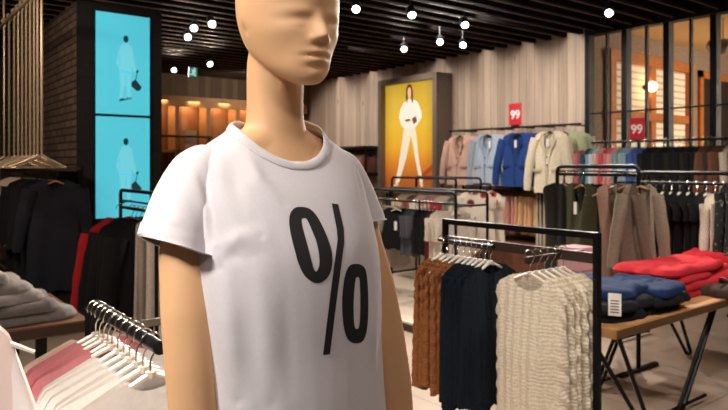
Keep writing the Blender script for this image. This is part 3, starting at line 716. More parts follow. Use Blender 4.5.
# white blouse hanging at the picture's lower left corner
o = hang('blouse', garment_mb(.14, .34, .66, .07, .07, .05, .0, .06, .018, .01, 5, .04, nu=40, nv=24), stripes('blouse_cloth', '#e6d2cc', '#efe9e6', 5, 'X', 2.0, .3), (-1.223, .07, 1.265), PI/2-.35, 'clear')
tag(o, 'pale pinkish white blouse hanging alone before the pink tees', 'blouse')
t = thing('garment_stand', 'slim black stand holding the pale pinkish blouse', 'stand', (-1.303, -.045, 0))
MB().tube(fillet([(0, 0, .02), (0, 0, 1.262), (.13, .19, 1.262)], .04), .008, 10).build('pole', BLACK, t)
MB().tube([(0, 0, 0), (0, 0, .02)], [.15, .15], 24).build('base', BLACK, t)

# ---------------------------------------------------------------- left table with folded jeans
t = thing('display_table', 'brown wooden table with a pile of folded grey trousers', 'table', (-2.95, .79, 0)); LZ = .75
MB().box(-.75, 0, -1.5, 0, LZ-.05, LZ, .005).build('tabletop', planks('walnut', 'X', .2, ['#7a5238', '#8a5e40', '#6e4a34'], .4, .006, .7), t)
for x, y in ((-.69, -1.42), (-.69, -.18), (-.08, -1.42), (-.08, -.18), (-.08, -.30)): MB().box(x-.02, x+.02, y-.02, y+.02, 0, LZ-.05, .003).build('leg', BLACK, t)
MB().box(-.70, -.06, -1.42, -.16, .30, .33, .004).build('lower_shelf', BLACK, t)
GR = [cloth(h) for h in ('#8d8784', '#a39b97', '#77706e', '#938b88', '#a8a09a')]
pile('folded_trousers', 'folded trousers', '', -3.22, .45, LZ+.002, [(.21, .30, .05, GR[0], .05, 0, 0, 'grey folded trousers'), (.20, .27, .05, GR[2], -.05, .01, -.03, 'grey folded trousers'), (.20, .24, .05, GR[1], .05, .0, -.06, 'grey folded trousers'), (.19, .21, .05, GR[3], 0, -.01, -.09, 'grey folded trousers'), (.18, .17, .05, GR[4], .1, .0, -.13, 'grey folded trousers')], 'folded grey trousers', 'in the pile on the brown table')
NVY = cloth('#252c3a')
pile('folded_trousers', 'folded trousers', '', -3.10, .03, LZ+.002, [(.16, .10, .06, NVY, .1, 0, 0, 'navy folded trousers'), (.16, .10, .06, NVY, -.05, .01, -.01, 'navy folded trousers'), (.15, .10, .05, NVY, .1, 0, 0, 'navy folded trousers')], 'folded navy trousers', 'beside the grey pile on the brown table')
o = folded_mb(.22, .24, .17, 8).build('folded_garment', cloth('#17181b'), None, True, (-3.12, .33, .332), .2); tag(o, 'black rumpled garment heaped on the shelf under the brown table', 'folded top')
o = folded_mb(.17, .20, .10, 9).build('folded_garment', cloth('#57565a'), None, True, (-2.74, .44, .36), .2); tag(o, 'dark grey folded garment on the low stool before the brown table', 'folded top')
t = thing('low_stool', 'low black stool under the dark grey folded garment', 'stool', (-2.74, .44, 0))
MB().box(-.18, .14, -.20, .20, .33, .358, .004).build('seat', BLACK, t)
for x in (-.15, .11):
    for y in (-.17, .17): MB().box(x-.015, x+.015, y-.015, y+.015, 0, .33).build('leg', BLACK, t)
t = thing('display_ledge', 'narrow dark ledge with a pale edge, mostly behind the mannequin arm', 'ledge', (-2.86, .97, 0))
MB().box(-.10, 0, 0, .75, .70, .715, .003).build('tabletop', BLACK, t); MB().box(-.002, .012, 0, .75, .705, .738, .003).build('edge_strip', plain('pale_metal', '#b9b2aa', .3, .8), t)
for x, y in ((-.08, .05), (-.08, .7), (-.02, .05), (-.02, .7)): MB().box(x-.015, x+.015, y-.015, y+.015, 0, .70).build('leg', BLACK, t)

# ---------------------------------------------------------------- rack before the screens
t = frame_rack('clothes_rack', 'black rail rack of dark coats standing before the blue screens', -4.92, -4.18, 1.53, 1.235, 1.11, r=.013)
for z in (1.16,): MB().bar((-.37, 0, z), (.37, 0, z), .007).build('brace', BLACK, t)
its = []
for i, x in enumerate((-4.72, -4.64, -4.55, -4.46, -4.37)):
    g = garment_mb(.235, .27, .70, .08, .075, .04, .52, .07, .014, .01, 90+i, .1)
    o = hang('coat', g, BLKC, (x, 1.55, 1.11), PI/2+.05*math.sin(i*2), 'black'); its.append((o, 'black coat', 'coat'))
label_row(its, 'on the rack before the blue screens', 'the red coat', 'black coats before the screens')
o = hang('coat', garment_mb(.225, .25, .68, .08, .085, .04, .52, .06, .012, .01, 99, .1), cloth('#a81f26'), (-4.82, 1.49, 1.11), PI/2+.1, 'black'); tag(o, 'red coat at the back of the rack of black coats', 'coat')
its = []
for i, x in enumerate((-4.29, -4.24)):
    o = hang('scarf', garment_mb(.07, .085, .66, .03, .02, .02, 0, .05, .016, .02, 105+i, .02), cloth('#cfc6bc' if i else '#b5aca4'), (x, 1.50+.06*i, 1.11), PI/2, 'black', .3); its.append((o, 'narrow beige top', 'top'))
label_row(its, 'in front of the black coats', 'the black coats', 'narrow beige tops')

# ---------------------------------------------------------------- rail along the brick partition
t = thing('clothes_rack', 'dark shelf rail of black coats along the brick partition', 'clothes rack', (-7.5, 1.42, 0))
MB().bar((-1.6, 0, 1.35), (1.12, 0, 1.35), .012).build('hanging_rail', BLACK, t)
MB().box(-1.6, 1.12, -.06, .2, 1.375, 1.405, .003).build('shelf', GREYMETAL, t)
for x in (-1.55, -.2, 1.0): MB().box(x-.012, x+.012, .2, .25, 1.30, 1.41).build('bracket', BLACK, t)
o = MB().box(-9.2, -5.82, 1.33, 1.66, 0, .24, .004).build('plinth', plain('plinth_black', '#18171a', .35)); q = MB().box(-9.2, -5.815, 1.322, 1.332, .225, .245).build('edge_strip', plain('pale_metal', '#b9b2aa', .3, .8), o)
tag(o, 'long low black plinth under the brick partition rail', 'plinth')
its = []
for i in range(9):
    x = -6.45-.135*i
    g = garment_mb(.225, .24, 1.02-.03*(i % 3), .08, .06, .04, .55, .065, .012, .012, 120+i, .1)
    o = hang('coat', g, BLKC if i % 4 else cloth('#1b1c26'), (x, 1.42, 1.35), PI/2+.06*math.sin(i*1.9), 'wood'); its.append((o, 'long black coat' if i % 4 else 'long blue-black coat', 'coat'))
label_row(its, 'on the rail along the brick partition', 'the screens', 'long black coats by the brick')
its = []
for i in range(6):
    x = -7.72-.10*i
    g = garment_mb(.20, .21, .72, .08, .05, .035, .5, .06, .012, .01, 140+i, .05)
    o = hang('blouse', g, cloth('#b8a595' if i % 2 else '#cdbcae'), (x, 1.42, 1.35), PI/2, 'wood'); its.append((o, 'dusky beige blouse' if i % 2 else 'pale beige blouse', 'blouse'))
label_row(its, 'on the rail along the brick partition', 'the black coats', 'beige blouses by the brick')

# long hooked hangers hanging from a ceiling rail
t = thing('ceiling_rail', 'pale metal rail hung from the dark ceiling before the brick', 'rail', (-6.4, 1.1, 2.78)); PALE = plain('aged_brass', '#a8937a', .4, .5)
MB().box(-.9, .75, -.018, .018, -.012, .012, .003).build('bar', PALE, t)
for x in (-.7, .55): MB().bar((x, 0, 0), (x, 0, .52), .008).build('drop_rod', PALE, t)
its = []
for i, px in enumerate((4, 9, 14, 18, 22, 26, 30, 34, 37.5, 41.5)):
    tt = (px-CX)/FPX; k = 1.1/(.613+.79*tt); x = k*(-.79+.613*tt)
    L = 1.30
    h = MB(); h.tube([(.0, 0, -.02)]+[(.02*math.cos(a), 0, .018+.02*math.sin(a)) for a in np.linspace(PI*1.2, -.2, 8)]+[(.0, 0, -.05), (0, 0, -L)], .0075, 8)
    for s in (-1, 1): h.tube(fillet([(0, 0, -L+.01), (s*.05, 0, -L-.02), (s*.20, 0, -L-.085), (s*.205, 0, -L-.095)], .03), .008, 8)
    h.bar((-.2, 0, -L-.09), (.2, 0, -L-.09), .006)
    o = h.build('long_hanger', PALE, None, True, (x, 1.1, 2.79), PI/2+.5*math.sin(i*2.2)); its.append((o, 'pale long-stemmed hanger', 'hanger'))
label_row(its, 'on the ceiling rail', 'the ceiling rail far end', 'long hangers on the ceiling rail')
its = None

# ---------------------------------------------------------------- wall rail with blazers
t = thing('wall_rail', 'black wall rail carrying the blazers below a red sign', 'clothes rail', (-5.5, 6.62, 1.90))
MB().bar((-1.05, 0, 0), (1.08, 0, 0), .013).build('rail', BLACK, t)
for x in (-.95, -.2, .45, .88): MB().bar((x, 0, 0), (x, .37, 0), .010).build('bracket', BLACK, t)
AR = {}
for nm, x in (('pink', -6.06), ('sky', -5.58), ('blue', -5.10), ('cream', -4.64)):
    MB().bar((x+5.5, -.32, -.02), (x+5.5, .02, -.02), .009).build('face_out_arm', BLACK, t)
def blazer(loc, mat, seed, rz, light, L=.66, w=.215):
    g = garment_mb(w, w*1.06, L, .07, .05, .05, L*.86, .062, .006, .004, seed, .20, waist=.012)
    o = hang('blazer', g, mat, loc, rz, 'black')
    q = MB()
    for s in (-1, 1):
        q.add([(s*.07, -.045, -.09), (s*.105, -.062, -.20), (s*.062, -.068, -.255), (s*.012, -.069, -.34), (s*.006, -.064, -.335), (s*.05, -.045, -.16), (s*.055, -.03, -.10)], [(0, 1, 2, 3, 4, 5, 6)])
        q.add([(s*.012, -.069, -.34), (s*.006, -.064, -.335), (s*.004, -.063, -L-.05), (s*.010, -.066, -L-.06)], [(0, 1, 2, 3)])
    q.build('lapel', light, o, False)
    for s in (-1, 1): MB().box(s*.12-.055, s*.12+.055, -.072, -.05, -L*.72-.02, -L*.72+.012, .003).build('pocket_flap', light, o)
    b = MB()
    for z in (-.37, -.46): b.tube([(.012, -.070, z), (.012, -.076, z)], .009, 10)
    b.build('button', BLACK, o)
    return o
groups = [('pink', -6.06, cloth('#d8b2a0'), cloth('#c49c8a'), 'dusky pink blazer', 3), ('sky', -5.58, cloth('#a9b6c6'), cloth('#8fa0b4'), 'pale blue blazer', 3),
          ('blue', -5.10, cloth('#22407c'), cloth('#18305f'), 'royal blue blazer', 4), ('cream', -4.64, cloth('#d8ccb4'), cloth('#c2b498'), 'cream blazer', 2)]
for nm, x, mt, lt, ph, n in groups:
    its = []
    for i in range(n):
        o = blazer((x, 6.32+.085*i, 1.88), mt, 160+len(nm)*7+i, .10*math.sin(i*2+x), lt, .72 if nm == 'cream' else .66, .188 if nm == 'cream' else .215)
        if i == 0 and nm != 'pink': paper_tag(o, .02 if nm != 'sky' else .09, -.16, -.075)
        its.append((o, ph, 'blazer'))
    label_row(its, 'on the wall rail', 'the aisle', nm+' blazers on the wall rail')
its = []
for i in range(3):
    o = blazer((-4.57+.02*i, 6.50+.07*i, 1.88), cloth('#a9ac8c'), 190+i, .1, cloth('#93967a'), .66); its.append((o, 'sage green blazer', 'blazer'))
label_row(its, 'behind the cream blazers', 'the cream ones', 'sage blazers on the wall rail')
# signs
def sign99(loc, w, h, label, size, rz=0):
    t = thing('sale_sign', label, 'sign', loc, rz)
    MB().box(-w/2, w/2, -.006, .0, 0, h, .001).build('panel', REDSIGN, t, False)
    M4 = Matrix.Translation((0, -.007, h*.47)) @ Matrix.Rotation(PI/2, 4, 'X') @ Matrix.Shear('XY', 4, (.18, 0)) if False else Matrix.Translation((0, -.0075, h*.47)) @ Matrix.Rotation(PI/2, 4, 'X')
    text_mesh('99', size, WHITEPRINT, 'numerals', t, M4)
    MB().box(-w*.3, w*.3, -.012, .008, -.014, .006, .001).build('clip', BLACK, t, False); return t
sign99((-5.72+.36, 6.60, 1.925), .20, .28, 'small red sale sign on the wall rail above the royal blue blazers', .15)
sign99((-3.72, 6.60, 1.69), .17, .235, 'red sale sign reading 99 before the black steel window', .135)

# lower wall rail, shelf and drawer box
t = thing('wall_shelf', 'dark shelf with a low rail under the blazers', 'shelf', (-5.4, 6.72, 0))
MB().box(-1.25, .80, -.2, .27, 1.24, 1.28, .004).build('board', plain('dark_walnut', '#33261f', .5, 0, .2, 8), t)
MB().bar((-1.2, 0, 1.16), (.78, 0, 1.16), .012).build('rail', BLACK, t)
for x in (-1.2, -.2, .76): MB().bar((x, 0, 1.16), (x, 0, 1.25), .008).build('hanger_post', BLACK, t)
for x in (-1.22, .78):
    for y in (-.18, .25): MB().box(x-.012, x+.012, y-.012, y+.012, 0, 1.25).build('post', BLACK, t)
t = thing('drawer_box', 'brown low drawer box under the pink and tan clothes', 'drawer box', (-5.0, 6.6, 0))
MB().box(-.85, .45, -.25, .35, .05, .46, .006).build('body', plain('drawer_brown', '#5a3524', .5, 0, .2, 8), t); MB().box(-.84, .44, -.268, -.25, .10, .42, .004).build('front', plain('drawer_front', '#6a4230', .5, 0, .2, 8), t)
MB().box(-.85, .45, -.27, .35, .0, .05).build('plinth', plain('plinth_cream', '#c8b8a2', .6), t)
cols = [('#d8d2cc', 'white shirt', 3), ('#c98c84', 'salmon pink shirt', 5), ('#d0a27a', 'tan shirt', 6)]
its = []; x = -5.80
for hx, ph, n in cols:
    for i in range(n):
        g = garment_mb(.20, .21, .52+.03*(i % 2), .08, .05, .035, .42, .06, .014, .01, int(x*-100), .04)
        o = hang('shirt', g, cloth(hx), (x, 6.72, 1.16), PI/2+.05*math.sin(x*40), 'white'); its.append((o, ph, 'shirt')); x += .068
label_row(its, 'on the low wall rail', 'the poster', 'shirts on the low wall rail')
its = []
for i in range(5):
    g = garment_mb(.16, .17, .98, .05, .02, .03, 0, .05, .012, .01, 230+i, .0)
    o = hang('trousers', g, stripes('dark_stripe', '#1c1b1c', '#a89a86', 5, 'X', 1.0, .62), (-4.84+.05*i, 6.55, 1.16), PI/2-.3, 'black'); its.append((o, 'long black striped trousers', 'trousers'))
label_row(its, 'beside the tan shirts', 'the tan shirts', 'striped trousers on the low rail')

# long rail under the window
t = thing('clothes_rack', 'long black rail before the window under the red 99 sign', 'clothes rack', (-3.2, 6.6, 0))
MB().bar((-1.45, 0, 1.675), (2.2, 0, 1.675), .013).build('top_rail', BLACK, t)
for x in (-1.43, -.5, .5, 1.4, 2.18): MB().box(x-.013, x+.013, -.013, .013, 0, 1.675).build('upright', BLACK, t); MB().box(x-.02, x+.02, -.2, .2, 0, .025).build('foot', BLACK, t)
seq = ['#aab2b8', '#3a3236', '#c88a86', '#cc958c', '#b06a6c', '#2c4a5e', '#7fa0ac', '#c8d4d8', '#d8a89a', '#c8545c', '#d07a80', '#d8a09a', '#7f9ea4', '#9ab4b4', '#8ea8c0', '#46639c', '#3d5a98']
nmz = ['grey', 'plum black', 'pink', 'rose', 'dull red', 'petrol blue', 'sea blue', 'pale blue', 'peach', 'red', 'coral', 'light pink', 'teal grey', 'mint', 'sky blue', 'cobalt blue', 'strong blue']
its = []; x = -4.52
for hx, nm in zip(seq, nmz):
    g = garment_mb(.20, .21, .62, .08, .05, .03, .5, .06, .01, .008, int(x*-77), .04)
    o = hang('shirt', g, cloth(hx), (x, 6.6, 1.675), PI/2+.05*math.sin(x*31), 'wood'); its.append((o, nm+' shirt', 'shirt')); x += .056
x = -3.55
for i in range(12):
    g = garment_mb(.215, .23, .68, .08, .05, .04, .55, .065, .01, .008, 260+i, .12)
    o = hang('jacket', g, BLKC if i % 3 else cloth('#22221f'), (x, 6.6, 1.675), PI/2+.05*math.sin(i*3), 'black'); its.append((o, 'black jacket' if i % 3 else 'soft black jacket', 'jacket')); x += .047
for i in range(5):
    g = garment_mb(.20, .22, .70, .08, .05, .04, .55, .06, .014, .01, 280+i, .12)
    o = hang('jacket', g, cloth(['#6a4432', '#5a3a2c', '#3a2c26'][i % 3]), (x, 6.6, 1.675), PI/2+.05*math.sin(i*3), 'black'); its.append((o, 'brown jacket', 'jacket')); x += .04
for i in range(6):
    g = garment_mb(.20, .22, .66, .08, .05, .04, .5, .06, .014, .01, 290+i, .12)
    o = hang('jacket', g, cloth(['#b8a898', '#8a7a70', '#c8b8a8'][i % 3]), (x+.03, 6.6, 1.675), PI/2+.05*math.sin(i*3), 'white'); its.append((o, 'pale grey jacket', 'jacket')); x += .085
label_row(its, 'on the long rail before the window', 'the wood wall end', 'clothes on the long window rail')

# ---------------------------------------------------------------- olive rack
t = frame_rack('clothes_rack', 'black portal rack with olive jumpsuits and a taupe jacket', -3.04, -2.38, 4.24, 1.41, 1.35, r=.015)
MB().bar((-.33, -.0, 1.375), (.33, -.0, 1.375), .006).build('upper_wire', BLACK, t)
OL, OLD, TAU = cloth('#3c3a26'), cloth('#22221a'), cloth('#6a5a4e')
its = []
spec = [(-2.985, OLD, 'dark olive jumpsuit', .16, .9, .2), (-2.90, cloth('#1d1b18'), 'black slim jumpsuit', .15, .9, .15), (-2.80, OL, 'olive green jumpsuit', .17, .90, -.25), (-2.66, OLD, 'dark olive jumpsuit', .16, .92, .5), (-2.60, cloth('#181715'), 'black slim jumpsuit', .15, .90, .6), (-2.55, cloth('#a08070'), 'dusty pink long top', .13, .86, .9), (-2.45, TAU, 'taupe jacket', .115, .66, -.2), (-2.37, cloth('#857868'), 'stone grey jacket', .115, .64, .9)]
for i, (x, mt, ph, w, L, rz) in enumerate(spec):
    g = garment_mb(w*1.05, w*1.0, L, .065, .04, .05, .5 if 'jacket' in ph else 0, .05, .016, .01, 300+i, .16, waist=.025)
    o = hang('jumpsuit' if 'suit' in ph else 'jacket', g, mt, (x, 4.24-(.05 if i in (2, 6) else 0), 1.35), rz, 'wood')
    if i in (2, 6): paper_tag(o, .01, -.20, -.06)
    its.append((o, ph, 'jumpsuit' if 'suit' in ph else 'jacket'))
label_row(its, 'on the portal rack', 'the rounded rack corner', 'clothes on the olive rack')
t = thing('display_box', 'pale pink upright box behind the cream sweaters', 'box', (-2.64, 3.90, 0))
MB().box(-.09, .09, -.10, .10, 0, .86, .006).build('body', plain('pink_card', '#b78d93', .7), t); MB().box(-.092, .092, -.102, .102, .70, .71).build('seam', plain('pink_seam', '#8d686e', .7), t)

# ---------------------------------------------------------------- right rack
t = frame_rack('clothes_rack', 'black rack of dark print and black dresses beyond the wood table', -2.86, -1.75, 5.0, 1.36, 1.28, depth=.5)
FLO = pattern('dark_floral', '#15191b', '#6a6f66', 34, .57); FLO2 = pattern('dark_floral_big', '#14191a', '#84857a', 26, .60)
its = []
spec = [(FLO, 'dark floral dress', .19, .80)]*2+[(BLKC, 'plain black dress', .20, .86)]*7+[(cloth('#d2c8b8'), 'cream white shirt', .17, .80)]*2+[(FLO2, 'dark patterned jacket', .21, .86)]*4
x = -2.80
for i, (mt, ph, w, L) in enumerate(spec):
    g = garment_mb(w, w*1.06, L, .07, .055, .035, .5 if ('jacket' in ph or 'shirt' in ph) else .12, .055, .014, .01, 330+i, .06)
    o = hang('dress' if 'dress' in ph else ('shirt' if 'shirt' in ph else 'jacket'), g, mt, (x, 5.0, 1.36 if mt is FLO2 else 1.28), PI/2+.05*math.sin(i*2.1), 'white'); its.append((o, ph, ph.split()[-1])); x += .066
label_row(its, 'on the rack beyond the wood table', 'the jumpsuit rack', 'clothes on the rack beyond the table')

# ---------------------------------------------------------------- middle racks on the white plinth
o = MB().box(-6.3, -3.35, 3.70, 5.75, 0, .075, .006).build('plinth', plain('plinth_white', '#cdbfae', .5)); q = MB().box(-6.3, -3.35, 3.69, 3.702, .0, .06).build('edge_strip', plain('plinth_edge', '#3a2e28', .5), o)
tag(o, 'wide low white plinth under the middle racks', 'plinth'); PZ = .076
t = frame_rack('clothes_rack', 'black rack of grey tees and black vests right of the mannequin', -5.50, -4.09, 4.42, 1.17, 1.05, depth=.42, z0=PZ)
MB().bar((-.0, 0, 0), (-.0, 0, 1.0), .010).build('centre_post', BLACK, t)
its = []; x = -5.44
spec = [('#9a8e86', 'grey tee', .20, .62, .18)]*6+[('#141417', 'black vest', .18, .42, 0)]+[('#4a4d54', 'slate grey top', .17, .46, .2)]*3+[('#141417', 'black sleeveless top', .17, .42, 0)]*3+[('#5a1c22', 'dark red skirt', .15, .55, 0)]*2+[('#cabfb2', 'pale stone top', .19, .60, .2)]*4
for i, (hx, ph, w, L, sl) in enumerate(spec):
    g = garment_mb(w, w*1.08, L, .085, .045, .035, sl, .06, .012, .01, 360+i, .06)
    fo = ph == 'black vest'
    if fo: x += .10
    o = hang('vest' if 'vest' in ph else 'tank', g, cloth(hx), (x, 4.42-(.10 if fo else 0), 1.05), .35 if fo else PI/2+.06*math.sin(i*2), 'white')
    if fo: paper_tag(o, .02, -.20, -.055)
    its.append((o, ph, ph.split()[-1])); x += .17 if fo else .052
label_row(its, 'on the rack right of the mannequin', 'the mannequin', 'clothes on the rack by the mannequin')
t = frame_rack('clothes_rack', 'black rack of striped and red knits behind the grey tee rack', -6.08, -5.0, 5.35, 1.27, 1.13, depth=.40, z0=PZ)
its = []; x = -6.02
spec = [('#c8b394', 'cream knit')]*3+[('#8a5a4c', 'rust knit')]*2+[('#d0c4b4', 'oat knit')]*2+[('S1', 'rose striped shirt')]*3+[('RW', 'red and white knit')]*3+[('#767a6c', 'grey green cardigan')]*2+[('#cdbfa8', 'ivory knit')]*1
for i, (hx, ph) in enumerate(spec):
    mt = stripes('rose_stripe', '#a86a64', '#d0b8ac', 9, 'X') if hx == 'S1' else stripes('red_band', '#a8262c', '#d8c8bc', 1.6, 'Z', .4, .5) if hx == 'RW' else cloth(hx)
    g = garment_mb(.20, .22, .62, .08, .05, .035, .45, .06, .014, .01, 400+i, .05)
    o = hang('pullover' if 'knit' in ph else 'shirt', g, mt, (x, 5.35, 1.13), PI/2+.06*math.sin(i*2), 'white'); its.append((o, ph, ph.split()[-1])); x += .066
label_row(its, 'on the rack behind the grey tees', 'the poster side', 'clothes on the rack behind the grey tees')
PATT, nt, b = nodes_of('blotch_print')
tc = N(nt, 'ShaderNodeTexCoord'); vo = N(nt, 'ShaderNodeTexVoronoi', Scale=5.0); nt.links.new(tc.outputs['Object'], vo.inputs['Vector'])
rp = N(nt, 'ShaderNodeValToRGB'); nt.links.new(vo.outputs['Distance'], rp.inputs['Fac']); cr = rp.color_ramp; cr.interpolation = 'CONSTANT'
cr.elements[0].color = lin('#2a2624'); cr.elements[1].position = .22; cr.elements[1].color = lin('#d6cabb')
e = cr.elements.new(.14); e.color = lin('#b03a36'); nt.links.new(rp.outputs['Color'], b.inputs['Base Color']); b.inputs['Roughness'].default_value = .9
its = []
for i, x in enumerate((-4.62, -4.60)):
    o = hang('dress', garment_mb(.19, .23, .52, .07, .05, .04, .10, .06, .014, .01, 440+i, .05), PATT, (x, 5.05+.12*i, 1.22), .25, 'white'); its.append((o, 'white dress with black and red blotches', 'dress'))
label_row(its, 'beside the salmon shirts', 'the aisle', 'blotched white dresses')
t = thing('face_out_stand', 'black stand holding the white blotched dresses', 'stand', (-4.61, 5.28, PZ))
MB().tube(fillet([(0, 0, 0), (0, 0, 1.144), (0, -.27, 1.144)], .04), .010).build('pole', BLACK, t); MB().box(-.2, .2, -.12, .12, 0, .015).build('base', BLACK, t)

# ---------------------------------------------------------------- back wall shelf left of the poster
t = thing('wall_shelf', 'dark wall shelf left of the yellow poster holding pink tops', 'shelf', (-9.3, 6.72, 0))
MB().box(-1.2, .95, -.22, .27, 1.70, 1.735, .004).build('board', plain('dark_walnut', '#33261f', .5, 0, .2, 8), t)
MB().box(-1.2, .95, -.22, .27, 1.24, 1.275, .004).build('board', plain('dark_walnut', '#33261f', .5, 0, .2, 8), t)
MB().bar((-1.18, 0, 1.66), (.93, 0, 1.66), .010).build('rail', BLACK, t)
for x in (-1.19, .94):
    for y in (-.2, .25): MB().box(x-.012, x+.012, y-.012, y+.012, 0, 1.72).build('post', BLACK, t)
its = []; x = -9.7
for i in range(16):
    hx, ph = [('#b99a86', 'beige top'), ('#a9766a', 'terracotta top'), ('#c2a89a', 'blush top')][(i*5//3) % 3]
    g = garment_mb(.17, .18, .30, .07, .04, .03, .2, .05, .012, .01, 470+i, .04)
    o = hang('tank', g, cloth(hx), (x, 6.72, 1.66), PI/2, 'black'); its.append((o, ph, 'top')); x += .08
label_row(its, 'on the wall shelf by the poster', 'the far corner', 'tops on the wall shelf by the poster')
# ================================================================ mannequin
TH = math.radians(38)
MP = Rv*(-.153)+Fv*1.12; MP.z = 0
MROT = YAW+TH
MW = Matrix.Translation(MP) @ Matrix.Rotation(MROT, 4, 'Z')
MI = MW.inverted()
def lr(px, py):
    """local origin and direction of the sight line through a point of the photograph"""
    o = MI @ CAM; d = (MI.to_3x3() @ ray(px, py)).normalized(); return o, d
def ell(z, q, a, bf, bb, n=40, tilt=0, x0=0):
    r = []
    for k in range(n):
        t = 2*PI*k/n; c, s = math.cos(t), math.sin(t)
        r.append((x0+a*math.copysign(abs(c)**.92, c), -(q+(bf if s > 0 else bb)*math.copysign(abs(s)**.92, s)), z+tilt*s))
    return r
def spl(rows, k=4):
    """smooth in-between rows"""
    R = np.array(rows, float); out = []
    for i in range(len(R)-1):
        p0, p1, p2, p3 = R[max(0, i-1)], R[i], R[i+1], R[min(len(R)-1, i+2)]
        for j in range(k):
            t = j/k; out.append(.5*((2*p1)+(-p0+p2)*t+(2*p0-5*p1+4*p2-p3)*t*t+(-p0+3*p1-3*p2+p3)*t**3))
    out.append(R[-1]); return out
def loft(m, rows, **kw): m.rings([ell(*r, **kw) for r in spl(rows)])
def loftx(m, rows): m.rings([ell(*r, x0=-.013*min(1, max(0, (1.445-r[0])/.09))) for r in spl(rows)])
def remesh(m, voxel, smooth, fac=.5):
    o = m.build('tmp', BLACK, None, False)
    md = o.modifiers.new('r', 'REMESH'); md.mode = 'VOXEL'; md.voxel_size = voxel
    if smooth: ms = o.modifiers.new('s', 'SMOOTH'); ms.factor = fac; ms.iterations = smooth
    dg = bpy.context.evaluated_depsgraph_get(); me = bpy.data.meshes.new_from_object(o.evaluated_get(dg))
    bpy.data.objects.remove(o); return me
ZC, HQ = 1.549, .045               # chin height, head axis in front of the neck axis
B = MB()
head = [(.000, .013, .066, .040), (.003, .022, .074, .030), (.010, .032, .080, .012), (.022, .044, .085, -.012), (.04, .055, .089, -.048), (.06, .065, .092, -.076), (.085, .0745, .093, -.091), (.11, .0795, .091, -.100), (.135, .0815, .093, -.104), (.16, .080, .088, -.103), (.185, .068, .072, -.088), (.207, .050, .048, -.066), (.22, .028, .022, -.040), (.2255, .008, .0, -.018)]
rs = []
for z, w, f, b_ in spl(head, 3):
    c, h = (f+b_)/2, (f-b_)/2; r = []
    for k in range(48):
        t = 2*PI*k/48; r.append((w*math.cos(t), -(HQ+c+h*math.sin(t)), ZC+z))
    rs.append(r)
B.rings(rs)
loft(B, [(1.40, .005, .085, .07, .07), (1.44, .0, .080, .058, .06), (1.465, .0, .062, .050, .055), (1.49, .0, .051, .047, .047), (1.52, .0, .0475, .046, .048), (1.56, .002, .0475, .046, .052), (1.60, .006, .047, .04, .055), (1.63, .006, .04, .035, .05)])
loft(B, [(1.485, .0, .052, .035, .045), (1.472, .002, .075, .042, .05), (1.458, .002, .105, .046, .055), (1.44, .008, .128, .044, .065), (1.41, .02, .145, .056, .075), (1.36, .034, .150, .080, .076), (1.29, .048, .148, .098, .078), (1.22, .060, .132, .092, .07), (1.13, .072, .112, .078, .066), (1.05, .078, .115, .078, .07), (.97, .078, .155, .095, .10), (.89, .074, .168, .10, .115), (.83, .07, .165, .095, .10), (.79, .07, .10, .06, .06)])
DX = {-1: (.0, .010, .010), 1: (-.012, -.040, -.018)}
for s in (-1, 1):
    a0, a1, a2 = DX[s]
    def ax_(z): return a0+(a1-a0)*min(1, max(0, (1.415-z)/.12)) if z > 1.295 else a1+(a2-a1)*min(1, (1.295-z)/.3)
    AP = lambda x, y, z: (s*x+ax_(z), y, z)
    B.tube([AP(*p) for p in ((.115, -.005, 1.400), (.145, -.010, 1.388), (.175, -.026, 1.35), (.190, -.045, 1.28), (.196, -.068, 1.20), (.199, -.085, 1.125), (.199, -.10, 1.04), (.196, -.115, .96), (.192, -.128, .885), (.192, -.135, .85))], [.026, .031, .036, .039, .039, .0365, .035, .031, .025, .024], 20, up=(0, 1, 0))
    # hand: palm and five bent fingers
    B.tube([AP(*p) for p in ((.192, -.135, .86), (.190, -.14, .82), (.189, -.146, .78), (.189, -.15, .765))], [.024, .034, .038, .030], 14, flat=.42, up=(0, 1, 0))
    for k, (dy, L) in enumerate(((.030, .070), (.010, .080), (-.010, .074), (-.029, .060))):
        y = -.148-dy
        B.tube([AP(.189, y, .785), AP(.187, y-.003, .76), AP(.182, y-.004, .76-L*.5), AP(.172, y-.003, .76-L)], [.0095, .0095, .0088, .006], 8)
    B.tube([AP(.188, -.165, .835), AP(.180, -.188, .805), AP(.174, -.195, .775), AP(.170, -.193, .755)], [.012, .012, .010, .007], 8)
    # leg and foot
    B.tube([(s*.085, -.07, .88), (s*.088, -.068, .80), (s*.088, -.062, .65), (s*.086, -.055, .50), (s*.086, -.045, .42), (s*.088, -.03, .33), (s*.09, -.02, .20), (s*.09, -.018, .10), (s*.09, -.02, .045)], [.082, .085, .074, .058, .05, .053, .043, .033, .032], 20, up=(0, 1, 0))
    B.tube([(s*.09, .025, .035), (s*.09, -.03, .04), (s*.095, -.10, .034), (s*.10, -.17, .024), (s*.10, -.20, .02)], [.026, .034, .034, .026, .014], 14, up=(1, 0, 0), flat=.8)
me = remesh(B, .0032, 8)
V = np.zeros(len(me.vertices)*3, np.float32); me.vertices.foreach_get('co', V); V = V.reshape(-1, 3).astype(float)
X, Q, Z = V[:, 0], -V[:, 1]-HQ, V[:, 2]-ZC            # head coordinates: side, forward, height over the chin
hm = (Z > -.02) & (Q > .0)
def push(c, sg, amp, both=False, d='q'):
    """soft push at (side, height); d: forward or sideways"""
    g = 0
    for s in ((-1, 1) if both else (1,)):
        w = np.exp(-((X-s*c[0])/sg[0])**2-((Z-c[1])/sg[1])**2)*hm
        if d == 'q': V[:, 1] -= amp*w
        else: V[:, 0] += s*amp*w*np.clip((np.sign(X)*s+1)/2, 0, 1)
push((.031, .092), (.021, .012), -.0085, True)
